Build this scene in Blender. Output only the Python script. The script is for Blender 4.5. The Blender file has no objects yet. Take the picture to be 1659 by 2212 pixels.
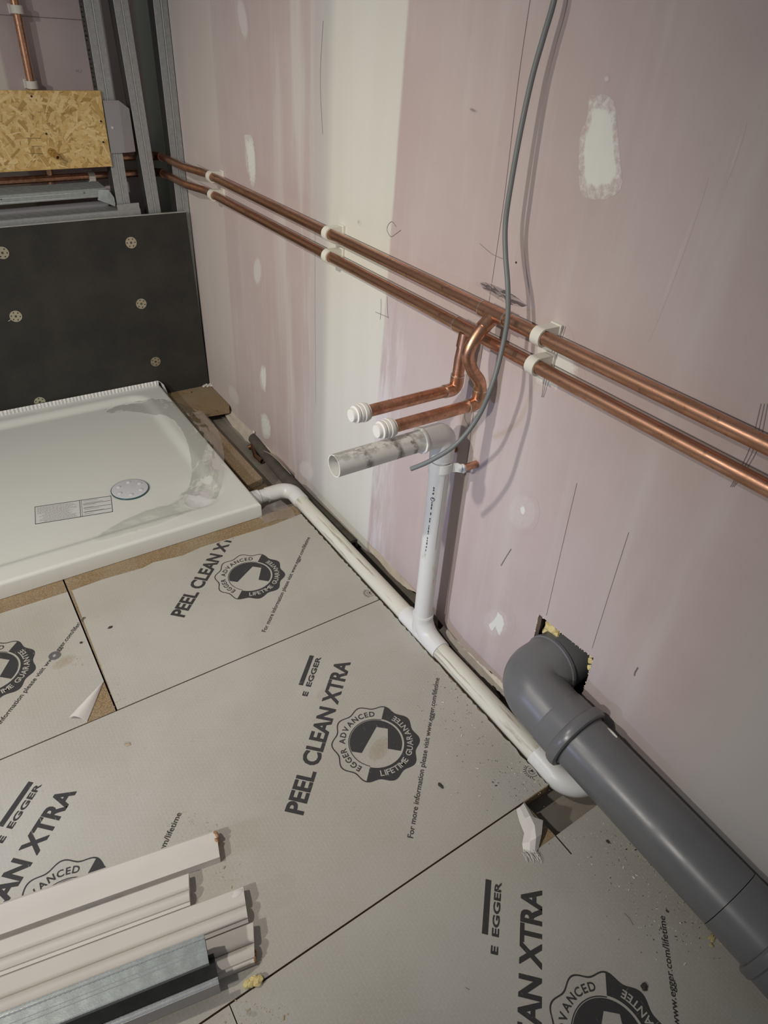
import bpy, bmesh, math, random
from mathutils import Vector, Matrix, noise
from mathutils.geometry import tessellate_polygon
random.seed(7)
R_ = random.Random(11)
PI = math.pi
# ------------------------------------------------------------------ scene, camera, light
sc = bpy.context.scene
COL = sc.collection
CAM = Vector((-0.81871, 0.0, 1.16959))
ROT = ((0.8298797, -0.5548123, 0.0590170),
       (0.2885688, 0.5173374, 0.8056613),
       (-0.4775225, -0.6515715, 0.5894293))       # world -> camera axes
FPX, IW, IH = 1426.28, 1659.0, 2212.0
cam_d = bpy.data.cameras.new('camera')
cam_d.sensor_fit = 'HORIZONTAL'; cam_d.sensor_width = 36.0
cam_d.lens = FPX / IW * 36.0
cam_d.clip_start = 0.02
cam = bpy.data.objects.new('camera', cam_d); COL.objects.link(cam)
cam.matrix_world = Matrix.Translation(CAM) @ Matrix(ROT).transposed().to_4x4()
sc.camera = cam

world = bpy.data.worlds.new('world'); sc.world = world; world.use_nodes = True
bg = world.node_tree.nodes['Background']
bg.inputs[0].default_value = (0.66, 0.70, 0.82, 1); bg.inputs[1].default_value = 0.20

def lamp(name, loc, aim, energy, color, size, cone, blend=1.0):
    d = bpy.data.lights.new(name, 'SPOT'); d.energy = energy; d.color = color; d.shadow_soft_size = size
    d.spot_size = math.radians(cone); d.spot_blend = blend
    o = bpy.data.objects.new(name, d); COL.objects.link(o); o.location = loc
    o.rotation_euler = (Vector(aim) - Vector(loc)).to_track_quat('-Z', 'Y').to_euler()
    return o
# twin-head work lamp standing in the room to the left, and a cool LED lamp low on the floor beside it
lamp('work_lamp_near', (-1.50, 0.80, 1.70), (-.32, 1.42, .12), 64, (1.0, 0.935, 0.84), 0.025, 97)
lamp('work_lamp_far', (-2.9, 0.12, 1.85), (-.32, 1.40, .18), 150, (1.0, 0.945, 0.875), 0.045, 66)
lamp('led_lamp', (-2.3, 0.75, 0.42), (0, .92, .16), 46, (0.55, 0.64, 1.0), 0.05, 38)

sc.view_settings.view_transform = 'Standard'
sc.view_settings.look = 'None'
sc.view_settings.gamma = 1.0
sc.view_settings.use_curve_mapping = False
sc.view_settings.exposure = 0.0

# ------------------------------------------------------------------ measuring helpers (pixel of the photo -> point on a real plane)
def ray(px, py):
    v = (px - IW/2, -(py - IH/2), -FPX)
    return Vector([sum(ROT[k][i]*v[k] for k in range(3)) for i in range(3)])
def WX(px, py, x=0.0):
    r = ray(px, py); return CAM + r*((x - CAM.x)/r.x)
def WY(px, py, y):
    r = ray(px, py); return CAM + r*((y - CAM.y)/r.y)
def WZ(px, py, z=0.0):
    r = ray(px, py); return CAM + r*((z - CAM.z)/r.z)

# ------------------------------------------------------------------ material helper
class Mat:
    def __init__(s, name, rough=0.5, metal=0.0, col=(0.5, 0.5, 0.5), spec=0.5):
        s.m = bpy.data.materials.new(name); s.m.use_nodes = True
        s.t = s.m.node_tree; s.b = s.t.nodes['Principled BSDF']
        s.b.inputs['Roughness'].default_value = rough
        s.b.inputs['Metallic'].default_value = metal
        s.b.inputs['Specular IOR Level'].default_value = spec
        s.b.inputs['Base Color'].default_value = (*col, 1)
        s.co = s.n('ShaderNodeTexCoord').outputs['Object']
    def n(s, typ, _in=None, **kw):
        nd = s.t.nodes.new(typ)
        for k, v in kw.items(): setattr(nd, k, v)
        for k, v in (_in or {}).items(): s.put(nd.inputs[k], v)
        return nd
    def put(s, sock, v):
        if isinstance(v, bpy.types.NodeSocket): s.t.links.new(v, sock)
        elif isinstance(v, tuple) and len(v) == 3 and sock.type == 'RGBA': sock.default_value = (*v, 1)
        else: sock.default_value = v
    def map(s, scale=(1, 1, 1), loc=(0, 0, 0), rot=(0, 0, 0), co=None):
        return s.n('ShaderNodeMapping', {0: co or s.co, 'Scale': scale, 'Location': loc, 'Rotation': rot}).outputs[0]
    def noise(s, scale=5, detail=4, rough=0.55, co=None, dist=0.0):
        return s.n('ShaderNodeTexNoise', {'Vector': co or s.co, 'Scale': scale, 'Detail': detail, 'Roughness': rough, 'Distortion': dist}).outputs['Fac']
    def math(s, op, a, b=0.0, c=None):
        nd = s.n('ShaderNodeMath', operation=op); s.put(nd.inputs[0], a); s.put(nd.inputs[1], b)
        if c is not None: s.put(nd.inputs[2], c)
        return nd.outputs[0]
    def rng(s, v, a, b, c=0.0, d=1.0):
        return s.n('ShaderNodeMapRange', {0: v, 1: a, 2: b, 3: c, 4: d}, interpolation_type='SMOOTHSTEP').outputs[0]
    def mix(s, f, a, b, mode='MIX'):
        nd = s.n('ShaderNodeMix', data_type='RGBA', blend_type=mode)
        s.put(nd.inputs[0], f); s.put(nd.inputs[6], a); s.put(nd.inputs[7], b)
        return nd.outputs[2]
    def xyz(s):
        o = s.n('ShaderNodeSeparateXYZ', {0: s.co}).outputs; return o[0], o[1], o[2]
    def color(s, v): s.put(s.b.inputs['Base Color'], v); return s
    def rough(s, v): s.put(s.b.inputs['Roughness'], v); return s
    def bump(s, h, strength=0.3, dist=0.001):
        s.put(s.b.inputs['Normal'], s.n('ShaderNodeBump', {'Height': h, 'Strength': strength, 'Distance': dist}).outputs[0]); return s
    def alpha(s, v): s.put(s.b.inputs['Alpha'], v); return s

MT = {}
def mk_simple(name, col, rough=0.5, metal=0.0, var=0.15, scale=20, spec=0.5, bump=0.0, bscale=200):
    m = Mat(name, rough, metal, col, spec)
    dark = tuple(c*(1-var) for c in col); light = tuple(min(1, c*(1+var)) for c in col)
    m.color(m.mix(m.noise(scale), dark, light))
    if bump: m.bump(m.noise(bscale, 3), bump, 0.0008)
    MT[name] = m.m
    return m

# plasterboard, right wall: pink paper, jointing compound bands where the board joints are
def wall_color(m):
    x, y, z = m.xyz()
    streak = m.noise(1.0, 4, 0.6, m.map((1, 14, 1.1)))
    fine = m.noise(420, 2)
    blot = m.noise(3.2, 5, 0.6)
    pink = m.mix(m.rng(blot, .3, .7), (0.495, 0.405, 0.388), (0.530, 0.450, 0.430))
    pink = m.mix(m.rng(streak, .45, .75, 0, .55), pink, (0.58, 0.53, 0.50))
    comp = m.mix(m.rng(m.noise(1.0, 3, .5, m.map((1, 9, .8))), .3, .75), (0.645, 0.635, 0.565), (0.685, 0.68, 0.615))
    grey = (0.52, 0.53, 0.50)
    wob = m.math('MULTIPLY', m.math('SUBTRACT', m.noise(1, 4, .7, m.map((1, 3, 9))), .5), .008)
    yy = m.math('ADD', m.math('ADD', y, wob), m.math('MULTIPLY', z, 0.025))      # joint leans a touch
    ju = m.rng(yy, 1.180, 1.190); jl = m.rng(yy, 1.415, 1.462, 1, 0)
    jm = m.math('MULTIPLY', ju, jl)
    jg = m.math('MULTIPLY', m.rng(yy, 1.40, 1.43), m.rng(yy, 1.455, 1.56, 1, 0))
    # loose skim left of the joint and a thin white smear right of it near the floor
    sm = m.math('MULTIPLY', m.math('MULTIPLY', m.rng(yy, 1.05, 1.16), m.rng(yy, 1.18, 1.19, 1, 0)), m.rng(z, .55, .75, 1, 0))
    sm = m.math('MULTIPLY', sm, m.rng(m.noise(1, 5, .7, m.map((1, 30, 4))), .38, .6))
    sk = m.math('MULTIPLY', m.math('MULTIPLY', m.rng(yy, 1.5, 1.52), m.rng(yy, 1.62, 1.75, 1, 0)), m.rng(streak, .42, .62, 0, .75))
    cj = m.rng(yy, 2.06, 2.075, 0, .62)
    rj = m.math('MULTIPLY', m.rng(yy, .16, .30, 1, 0), m.rng(m.math('ADD', z, m.math('MULTIPLY', blot, -.35)), .35, .85, .85, .12))
    c = m.mix(m.math('MULTIPLY', jg, .75), pink, grey)
    c = m.mix(jm, c, comp)
    c = m.mix(m.math('MULTIPLY', sm, .6), c, (0.70, 0.68, 0.70))
    c = m.mix(sk, c, (0.60, 0.57, 0.53))
    c = m.mix(cj, c, (0.60, 0.545, 0.50))
    c = m.mix(rj, c, (0.53, 0.515, 0.495))
    c = m.mix(m.math('MULTIPLY', m.rng(fine, .55, .75), .12), c, (0.30, 0.25, 0.25))
    return c
def back_color(m):
    x, y, z = m.xyz()
    blot = m.noise(3.0, 5, .6)
    c = m.mix(m.rng(blot, .3, .7), (0.47, 0.385, 0.385), (0.53, 0.45, 0.44))
    c = m.mix(m.rng(x, -.075, -.055, 0, 1), c, (0.56, 0.62, 0.52))
    c = m.mix(m.rng(x, -.462, -.45, .9, 0), c, (0.70, 0.68, 0.60))
    return c
def film_color(m):
    br = m.n('ShaderNodeTexBrick', {'Vector': m.map((1, 1, 1), rot=(0, 0, PI/2)), 'Color1': (0, 0, 0), 'Color2': (0.0, 0.0, 0.0), 'Mortar': (1, 1, 1),
             'Scale': 1.0, 'Mortar Size': 0.0005, 'Mortar Smooth': .5, 'Brick Width': .0085, 'Row Height': .0068}).outputs['Color']
    br2 = m.rng(m.noise(330, 2), .38, .62)
    base = m.mix(m.rng(m.noise(2.2, 5, .6), .35, .68), (0.420, 0.400, 0.342), (0.480, 0.468, 0.415))
    base = m.mix(m.math('MULTIPLY', m.rng(m.noise(70, 4, .7), .58, .72), .16), base, (0.24, 0.22, 0.18))
    return m.mix(m.math('MULTIPLY', m.math('MULTIPLY', br, br2), .45), base, (0.62, 0.60, 0.54))
def mk_layer(name, under, rough, spec, col=None, lo=0, hi=1, sc_=120, amount=1.0, nm=.9):
    m = Mat(name, rough, 0, spec=spec); c = under(m)
    if col:
        at = m.n('ShaderNodeAttribute', attribute_name='edge').outputs['Fac']
        nz = m.noise(sc_, 5, .7)
        a = m.rng(m.math('ADD', at, m.math('MULTIPLY', m.math('SUBTRACT', nz, .5), nm)), lo, hi, 0, amount)
        c = m.mix(a, c, m.mix(m.noise(60, 3), tuple(k*.94 for k in col), col))
    m.color(c)
    if under is film_color: m.rough(m.rng(m.noise(9, 3), .3, .7, .38, .52))
    else: m.bump(m.noise(260, 3), .12, .0006)
    MT[name] = m.m
mk_layer('pink_plasterboard', wall_color, .85, .25)
mk_layer('pink_plasterboard_back', back_color, .85, .25)

mk_layer('filler_white', wall_color, .9, .2, (0.74, 0.75, 0.69), .18, .62)
mk_layer('filler_thin', wall_color, .9, .2, (0.65, 0.62, 0.585), .25, 1.05, 150, .8, .6)
mk_layer('scuff_dark', wall_color, .85, .2, (0.17, 0.14, 0.14), .6, 1.9, 60, .7)
mk_layer('scuff_back', back_color, .85, .2, (0.12, 0.095, 0.10), .55, 1.5, 90)
mk_layer('floor_stain', film_color, .6, .3, (0.34, 0.27, 0.18), .45, 1.6, 160)
mk_layer('floor_scuff', film_color, .6, .3, (0.10, 0.09, 0.08), .55, 1.5, 160)
mk_simple('pencil', (0.20, 0.165, 0.17), .8, var=.3)
mk_simple('plaster_core', (0.66, 0.62, 0.54), .95, var=.25, scale=60, bump=.6, bscale=120)
mk_simple('torn_paper', (0.52, 0.46, 0.38), .95, var=.25, scale=30, bump=.4, bscale=60)
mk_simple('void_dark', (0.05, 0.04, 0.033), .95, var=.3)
mk_simple('timber_dark', (0.15, 0.10, 0.06), .9, var=.4, scale=12)
m = mk_simple('concrete', (0.27, 0.245, 0.20), .95, var=.28, scale=14, bump=.5, bscale=160)

def mk_film():
    mk_layer('peel_film', film_color, .42, .35)
    p = Mat('print_ink', 0.5, 0, spec=.3)
    scr = m_scr = p.rng(p.noise(1, 3, .6, p.map((260, 26, 1), rot=(0, 0, .7))), .64, .72)
    scr2 = p.rng(p.noise(1, 3, .6, p.map((30, 300, 1), rot=(0, 0, .25))), .66, .74)
    f = p.math('MAXIMUM', scr, scr2)
    p.color(p.mix(p.math('MULTIPLY', f, .6), (0.050, 0.050, 0.050), (0.33, 0.31, 0.28)))
    MT['print_ink'] = p.m
mk_film()
mk_simple('film_underside', (0.70, 0.68, 0.63), .45, var=.08)

def mk_chip(name, a, b):
    m = Mat(name, .9, 0, spec=.2)
    sp = m.rng(m.noise(340, 3, .7), .40, .66)
    c = m.mix(sp, a, b)
    c = m.mix(m.math('MULTIPLY', m.rng(m.noise(9, 3), .4, .7), .25), c, (0.36, 0.33, 0.27))
    m.color(c); m.bump(m.noise(280, 3), .35, .0008)
    MT[name] = m.m
mk_chip('chipboard', (0.215, 0.150, 0.080), (0.36, 0.270, 0.160))
mk_chip('chipboard_lit', (0.24, 0.155, 0.065), (0.50, 0.36, 0.19))

def mk_backer():
    m = Mat('tile_backer', .85, 0, spec=.2)
    w = m.n('ShaderNodeTexWave', {'Vector': m.map((1, 1, 1)), 'Scale': 55, 'Distortion': 1.5, 'Detail': 2}, bands_direction='X').outputs['Fac']
    w2 = m.n('ShaderNodeTexWave', {'Vector': m.co, 'Scale': 90, 'Distortion': 1, 'Detail': 2}, bands_direction='Z').outputs['Fac']
    c = m.mix(m.rng(m.noise(6, 5, .6), .3, .7), (0.030, 0.029, 0.026), (0.046, 0.044, 0.039))
    c = m.mix(m.math('MULTIPLY', m.math('MULTIPLY', w, w2), .35), c, (0.075, 0.072, 0.065))
    m.color(c); m.bump(m.math('ADD', w, w2), .25, .0006)
    MT['tile_backer'] = m.m
mk_backer()
mk_simple('backer_edge', (0.42, 0.42, 0.40), .9, var=.2, scale=80)

def mk_copper():
    m = Mat('copper', .34, 1.0)
    n1 = m.noise(1, 5, .65, m.map((60, 14, 60))); n2 = m.noise(95, 4, .7)
    c = m.mix(m.rng(n1, .35, .68), (0.68, 0.38, 0.255), (0.45, 0.25, 0.155))
    c = m.mix(m.math('MULTIPLY', m.rng(n2, .56, .72), .55), c, (0.17, 0.09, 0.055))
    m.color(c); m.rough(m.rng(n1, .3, .7, .30, .48))
    MT['copper'] = m.m
    m = Mat('copper_dull', .5, 1.0)
    n1 = m.noise(1, 5, .65, m.map((50, 20, 50)))
    m.color(m.mix(m.rng(n1, .35, .7), (0.36, 0.20, 0.13), (0.20, 0.12, 0.08))); MT['copper_dull'] = m.m
    m = Mat('solder', .35, 1.0, (0.66, 0.58, 0.50)); MT['solder'] = m.m
    m = Mat('brass', .3, 1.0, (0.62, 0.45, 0.20)); MT['brass'] = m.m
    m = Mat('brass_washer', .42, 1.0)
    m.color(m.mix(m.noise(300, 2), (0.62, 0.56, 0.40), (0.74, 0.70, 0.56))); MT['brass_washer'] = m.m
mk_copper()

def mk_pvc(name, col, dirt, dsc=(18, 3, 18), dcol=(0.13, 0.115, 0.09), lo=.60, hi=.72):
    m = Mat(name, .38, 0, spec=.45)
    d = m.rng(m.noise(1, 5, .7, m.map(dsc)), lo, hi)
    c = m.mix(m.rng(m.noise(6, 3), .3, .7), col, tuple(k*.93 for k in col))
    c = m.mix(m.math('MULTIPLY', d, dirt), c, dcol)
    m.color(c); m.rough(m.math('ADD', m.math('MULTIPLY', d, .3), .36))
    MT[name] = m.m
mk_pvc('pvc_white', (0.72, 0.73, 0.70), .25, (22, 22, 7))
_m = Mat.__new__(Mat); _m.m = MT['pvc_white']; _m.t = _m.m.node_tree; _m.b = _m.t.nodes['Principled BSDF']; _m.co = _m.n('ShaderNodeTexCoord').outputs['Object']
_c = _m.b.inputs['Base Color'].links[0].from_socket
_m.color(_m.mix(_m.rng(_m.noise(1, 4, .6, _m.map((60, 60, 11), loc=(3, 1, 2))), .62, .74, 0, .6), _c, (0.62, 0.47, 0.17)))
mk_pvc('pvc_grimy', (0.66, 0.655, 0.61), .8, (38, 60, 22), lo=.50, hi=.66)
mk_pvc('pvc_floor', (0.69, 0.68, 0.575), .75, (95, 5, 95), (0.22, 0.165, 0.09), .54, .68)
m = Mat('pvc_grimy', .42, 0, spec=.45)
x_, y_, z_ = m.xyz()
nz_ = m.noise(1, 5, .7, m.map((40, 70, 30)))
wv = m.math('ADD', x_, m.math('MULTIPLY', z_, .35)); wv = m.math('ADD', wv, m.math('MULTIPLY', m.math('SUBTRACT', nz_, .5), .03))
def ring_(c_, w_): return m.math('MULTIPLY', m.rng(wv, c_-w_, c_-w_*.3), m.rng(wv, c_+w_*.3, c_+w_, 1, 0))
STUB_Z = .563*.35 + .064
rg = m.math('MAXIMUM', ring_(-.250+STUB_Z, .012), m.math('MAXIMUM', ring_(-.146+STUB_Z, .007), ring_(-.180+STUB_Z, .010)))
top = m.math('MULTIPLY', m.rng(z_, .570, .584), m.rng(nz_, .46, .58))
d_ = m.math('MAXIMUM', m.math('MULTIPLY', rg, m.rng(nz_, .36, .60, .05, .85)), m.math('MULTIPLY', top, .5))
d_ = m.math('MAXIMUM', d_, m.rng(nz_, .64, .76, 0, .4))
m.color(m.mix(d_, (0.66, 0.66, 0.615), (0.12, 0.105, 0.08))); MT['pvc_grimy'] = m.m
mk_pvc('pvc_fitting', (0.74, 0.745, 0.705), .12, (30, 30, 30))
mk_simple('nylon_clip', (0.74, 0.72, 0.63), .5, var=.05)
mk_simple('nylon_cap', (0.76, 0.75, 0.70), .42, var=.03)
m = Mat('soil_grey', .33, 0, spec=.5)
dst = m.rng(m.noise(260, 3, .7), .70, .76)
c = m.mix(m.rng(m.noise(4, 4), .3, .7), (0.128, 0.132, 0.138), (0.158, 0.161, 0.164))
m.color(m.mix(m.math('MULTIPLY', dst, .35), c, (0.5, 0.48, 0.44))); m.rough(m.rng(m.noise(12, 4), .3, .7, .27, .42)); MT['soil_grey'] = m.m
mk_simple('rubber_black', (0.02, 0.02, 0.02), .5)
mk_simple('cable_grey', (0.175, 0.19, 0.185), .48, var=.12, scale=30)
mk_simple('lagging', (0.062, 0.060, 0.056), .95, var=.35, scale=30, bump=.5, bscale=150)
mk_simple('lagging_dusty', (0.085, 0.074, 0.060), .95, var=.5, scale=26, bump=.4)
mk_simple('yellow_foam', (0.72, 0.60, 0.27), .95, var=.25, scale=70, bump=.9, bscale=160)
mk_simple('yellow_dust', (0.50, 0.42, 0.20), .95, var=.3, scale=70, bump=.9, bscale=160)

def mk_galv(name, col, rough):
    m = Mat(name, rough, .55)
    k1 = m.n('ShaderNodeTexWave', {'Vector': m.map((1, 1, 1), rot=(0, .8, .8)), 'Scale': 75, 'Distortion': 1.2, 'Detail': 2}, bands_direction='DIAGONAL').outputs['Fac']
    c = m.mix(m.rng(m.noise(90, 4, .7), .35, .7), tuple(k*.8 for k in col), col)
    m.color(m.mix(m.math('MULTIPLY', k1, .38), c, tuple(k*.6 for k in col))); m.bump(m.noise(500, 2), .25, .0004)
    MT[name] = m.m
mk_galv('galv', (0.46, 0.48, 0.475), .46)
mk_galv('galv_green', (0.45, 0.50, 0.485), .44)
mk_simple('galv_flat', (0.40, 0.40, 0.415), .55, .7, .06, 20)
mk_simple('galv_bright', (0.86, 0.88, 0.87), .24, .75, .1, 60)
mk_simple('galv_shaded', (0.10, 0.105, 0.10), .5, .7, .3, 60)  # shade on stud webs and insides put into the steel's colour
mk_simple('acrylic_white', (0.70, 0.715, 0.665), .22, var=.02, scale=5, spec=.5)
mk_simple('seal_strip', (0.72, 0.73, 0.71), .4, var=.05)
mk_simple('paper_label', (0.64, 0.66, 0.63), .5, var=.03)
mk_simple('label_ink', (0.06, 0.06, 0.06), .6)
mk_simple('label_ink_faint', (0.36, 0.34, 0.34), .6)
mk_simple('mdf_white', (0.64, 0.61, 0.545), .65, var=.06, scale=12, spec=.3)
mk_simple('mdf_white_b', (0.62, 0.585, 0.52), .65, var=.08, scale=18, spec=.3)
mk_simple('mdf_core', (0.36, 0.215, 0.11), .95, var=.35, scale=120, bump=.7, bscale=120)
mk_simple('dirt_line', (0.16, 0.13, 0.10), .9)
mk_simple('steel', (0.45, 0.46, 0.47), .4, .9, .1)
mk_simple('chip_white', (0.66, 0.65, 0.60), .9)
mk_simple('chip_dark', (0.05, 0.045, 0.04), .9)
mk_simple('chip_tan', (0.40, 0.32, 0.20), .9)
mk_simple('hole_dark', (0.02, 0.015, 0.01), .9)
m = Mat('osb_base', .8, 0); m.color(m.mix(m.rng(m.noise(60, 4), .35, .65), (0.46, 0.30, 0.095), (0.60, 0.42, 0.16))); MT['osb_base'] = m.m
m = Mat('osb_strand', .75, 0)
at = m.n('ShaderNodeAttribute', attribute_name='tone').outputs['Color']
m.color(m.mix(m.math('MULTIPLY', m.rng(m.noise(1, 4, .6, m.map((70, 70, 240))), .4, .7), .30), at, (0.40, 0.25, 0.08))); MT['osb_strand'] = m.m

# clear polythene and the clear disc
def mk_clear(name, tint, amount, rough, haze):
    m = Mat(name, rough)
    t = m.t; out = t.nodes['Material Output']
    tr = m.n('ShaderNodeBsdfTransparent', {0: (*tint, 1)}); gl = m.n('ShaderNodeBsdfGlossy', {'Color': (1, 1, 1, 1), 'Roughness': rough})
    df = m.n('ShaderNodeBsdfTranslucent', {'Color': (0.9, 0.92, 0.9, 1)})
    lw = m.n('ShaderNodeLayerWeight', {'Blend': .35}).outputs['Fresnel']
    m1 = m.n('ShaderNodeMixShader', {0: haze, 1: tr.outputs[0], 2: df.outputs[0]})
    m2 = m.n('ShaderNodeMixShader', {0: m.math('MULTIPLY', lw, amount), 1: m1.outputs[0], 2: gl.outputs[0]})
    t.links.new(m2.outputs[0], out.inputs[0]); MT[name] = m.m
mk_clear('polythene', (0.99, 0.99, 0.985), .30, .08, .07)
mk_simple('clear_plastic', (0.60, 0.61, 0.64), .15, var=.03)
mk_simple('teal_rim', (0.03, 0.085, 0.10), .2)

# ------------------------------------------------------------------ mesh builder
class MB:
    def __init__(s): s.v = []; s.f = []
    def add(s, vs, fs):
        o = len(s.v); s.v += [Vector(p) for p in vs]; s.f += [tuple(i+o for i in f) for f in fs]; return s
    def box(s, x0, x1, y0, y1, z0, z1):
        return s.add([(x0,y0,z0),(x1,y0,z0),(x1,y1,z0),(x0,y1,z0),(x0,y0,z1),(x1,y0,z1),(x1,y1,z1),(x0,y1,z1)],
                     [(0,3,2,1),(4,5,6,7),(0,1,5,4),(1,2,6,5),(2,3,7,6),(3,0,4,7)])
    def obox(s, c, ux, uy, uz, hx, hy, hz):
        c = Vector(c); ux, uy, uz = Vector(ux).normalized(), Vector(uy).normalized(), Vector(uz).normalized()
        vs = [c + ux*hx*a + uy*hy*b + uz*hz*d for d in (-1, 1) for (a, b) in ((-1,-1),(1,-1),(1,1),(-1,1))]
        return s.add(vs, [(0,3,2,1),(4,5,6,7),(0,1,5,4),(1,2,6,5),(2,3,7,6),(3,0,4,7)])
    def slab(s, outer, holes, to3, t0, t1):
        """flat polygon with holes, extruded between t0 and t1; to3(a,b,t) -> xyz"""
        loops = [outer] + list(holes)
        tri = tessellate_polygon([[Vector((a, b, 0)) for a, b in l] for l in loops])
        flat = [p for l in loops for p in l]; n = len(flat)
        vs = [to3(a, b, t0) for a, b in flat] + [to3(a, b, t1) for a, b in flat]
        fs = [tuple(t) for t in tri] + [tuple(i+n for i in reversed(t)) for t in tri]
        o = 0
        for l in loops:
            k = len(l)
            for i in range(k):
                j = (i+1) % k; fs.append((o+i, o+j, n+o+j, n+o+i))
            o += k
        return s.add(vs, fs)
    def tube(s, path, r, seg=16, cap=True, inner=None):
        path = [Vector(p) for p in path]; n = len(path)
        rr = r if isinstance(r, (list, tuple)) else [r]*n
        tan = []
        for i in range(n):
            a = path[max(i-1, 0)]; b = path[min(i+1, n-1)]; tan.append((b-a).normalized())
        up = Vector((0, 0, 1)) if abs(tan[0].z) < .9 else Vector((1, 0, 0))
        nrm = (up - tan[0]*up.dot(tan[0])).normalized()
        rings = []; o = len(s.v)
        fr = []
        for i in range(n):
            if i: nrm = (nrm - tan[i]*nrm.dot(tan[i])).normalized()
            bn = tan[i].cross(nrm); fr.append((nrm.copy(), bn))
        for i in range(n):
            nr, bn = fr[i]
            for k in range(seg):
                a = 2*PI*k/seg; s.v.append(path[i] + (nr*math.cos(a) + bn*math.sin(a))*rr[i])
        for i in range(n-1):
            for k in range(seg):
                j = (k+1) % seg; s.f.append((o+i*seg+k, o+i*seg+j, o+(i+1)*seg+j, o+(i+1)*seg+k))
        if inner:
            o2 = len(s.v)
            for i in range(n):
                nr, bn = fr[i]
                for k in range(seg):
                    a = 2*PI*k/seg; s.v.append(path[i] + (nr*math.cos(a) + bn*math.sin(a))*inner)
            for i in range(n-1):
                for k in range(seg):
                    j = (k+1) % seg; s.f.append((o2+(i+1)*seg+k, o2+(i+1)*seg+j, o2+i*seg+j, o2+i*seg+k))
            for e in (0, n-1):
                for k in range(seg):
                    j = (k+1) % seg; s.f.append((o+e*seg+k, o2+e*seg+k, o2+e*seg+j, o+e*seg+j))
        elif cap:
            s.f.append(tuple(o+k for k in reversed(range(seg)))); s.f.append(tuple(o+(n-1)*seg+k for k in range(seg)))
        return s
    def lathe(s, prof, org, axis, seg=24, closed=False):
        axis = Vector(axis).normalized(); up = Vector((0, 0, 1)) if abs(axis.z) < .9 else Vector((1, 0, 0))
        u = (up - axis*up.dot(axis)).normalized(); w = axis.cross(u); org = Vector(org); o = len(s.v); n = len(prof)
        for (r, h) in prof:
            for k in range(seg):
                a = 2*PI*k/seg; s.v.append(org + axis*h + (u*math.cos(a) + w*math.sin(a))*r)
        for i in range(n if closed else n-1):
            ii = (i+1) % n
            for k in range(seg):
                j = (k+1) % seg; s.f.append((o+i*seg+k, o+i*seg+j, o+ii*seg+j, o+ii*seg+k))
        if not closed:
            if prof[0][0] > 1e-6: s.f.append(tuple(o+k for k in reversed(range(seg))))
            if prof[-1][0] > 1e-6: s.f.append(tuple(o+(n-1)*seg+k for k in range(seg)))
        return s
    def grid(s, fn, nu, nv):
        vs = [fn(i/nu, j/nv) for j in range(nv+1) for i in range(nu+1)]
        fs = [(j*(nu+1)+i, j*(nu+1)+i+1, (j+1)*(nu+1)+i+1, (j+1)*(nu+1)+i) for j in range(nv) for i in range(nu)]
        return s.add(vs, fs)
    def blob(s, c, size, seed=0, amp=.35, freq=1.6, sub=2, flat=None):
        b = bmesh.new(); bmesh.ops.create_icosphere(b, subdivisions=sub, radius=1.0)
        c = Vector(c); vs = []
        for v in b.verts:
            k = 1 + amp*noise.noise(v.co*freq + Vector((seed*3.1, seed*1.7, seed)))
            p = Vector((v.co.x*size[0]*k, v.co.y*size[1]*k, v.co.z*size[2]*k))
            if flat is not None and p.z < -flat: p.z = -flat
            vs.append(c + p)
        b.verts.ensure_lookup_table(); fs = [tuple(v.index for v in f.verts) for f in b.faces]; b.free()
        return s.add(vs, fs)

def fillet(pts, rad, n=8):
    pts = [Vector(p) for p in pts]; out = [pts[0]]
    for i in range(1, len(pts)-1):
        r = rad[i-1] if isinstance(rad, (list, tuple)) else rad
        a, p, b = pts[i-1], pts[i], pts[i+1]
        d1 = (a-p).normalized(); d2 = (b-p).normalized()
        ang = d1.angle(d2)
        if PI-ang < .03 or r <= 0: out.append(p); continue
        t = min(r/math.tan(ang/2), (a-p).length*.49, (b-p).length*.49)
        p1 = p+d1*t; p2 = p+d2*t
        rr = t*math.tan(ang/2); cen = p + (d1+d2).normalized()*(rr/math.sin(ang/2))
        v1 = p1-cen; v2 = p2-cen; th = v1.angle(v2)
        for k in range(n+1):
            f = k/n
            out.append(cen + v1*(math.sin((1-f)*th)/math.sin(th)) + v2*(math.sin(f*th)/math.sin(th)))
    out.append(pts[-1]); return out
def smooth_path(pts, n=8):
    pts = [Vector(p) for p in pts]; out = []
    for i in range(len(pts)-1):
        p0 = pts[max(i-1, 0)]; p1 = pts[i]; p2 = pts[i+1]; p3 = pts[min(i+2, len(pts)-1)]
        for k in range(n):
            t = k/n
            out.append(.5*((2*p1) + (p2-p0)*t + (2*p0-5*p1+4*p2-p3)*t*t + (3*p1-p0-3*p2+p3)*t**3))
    out.append(pts[-1]); return out

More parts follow.
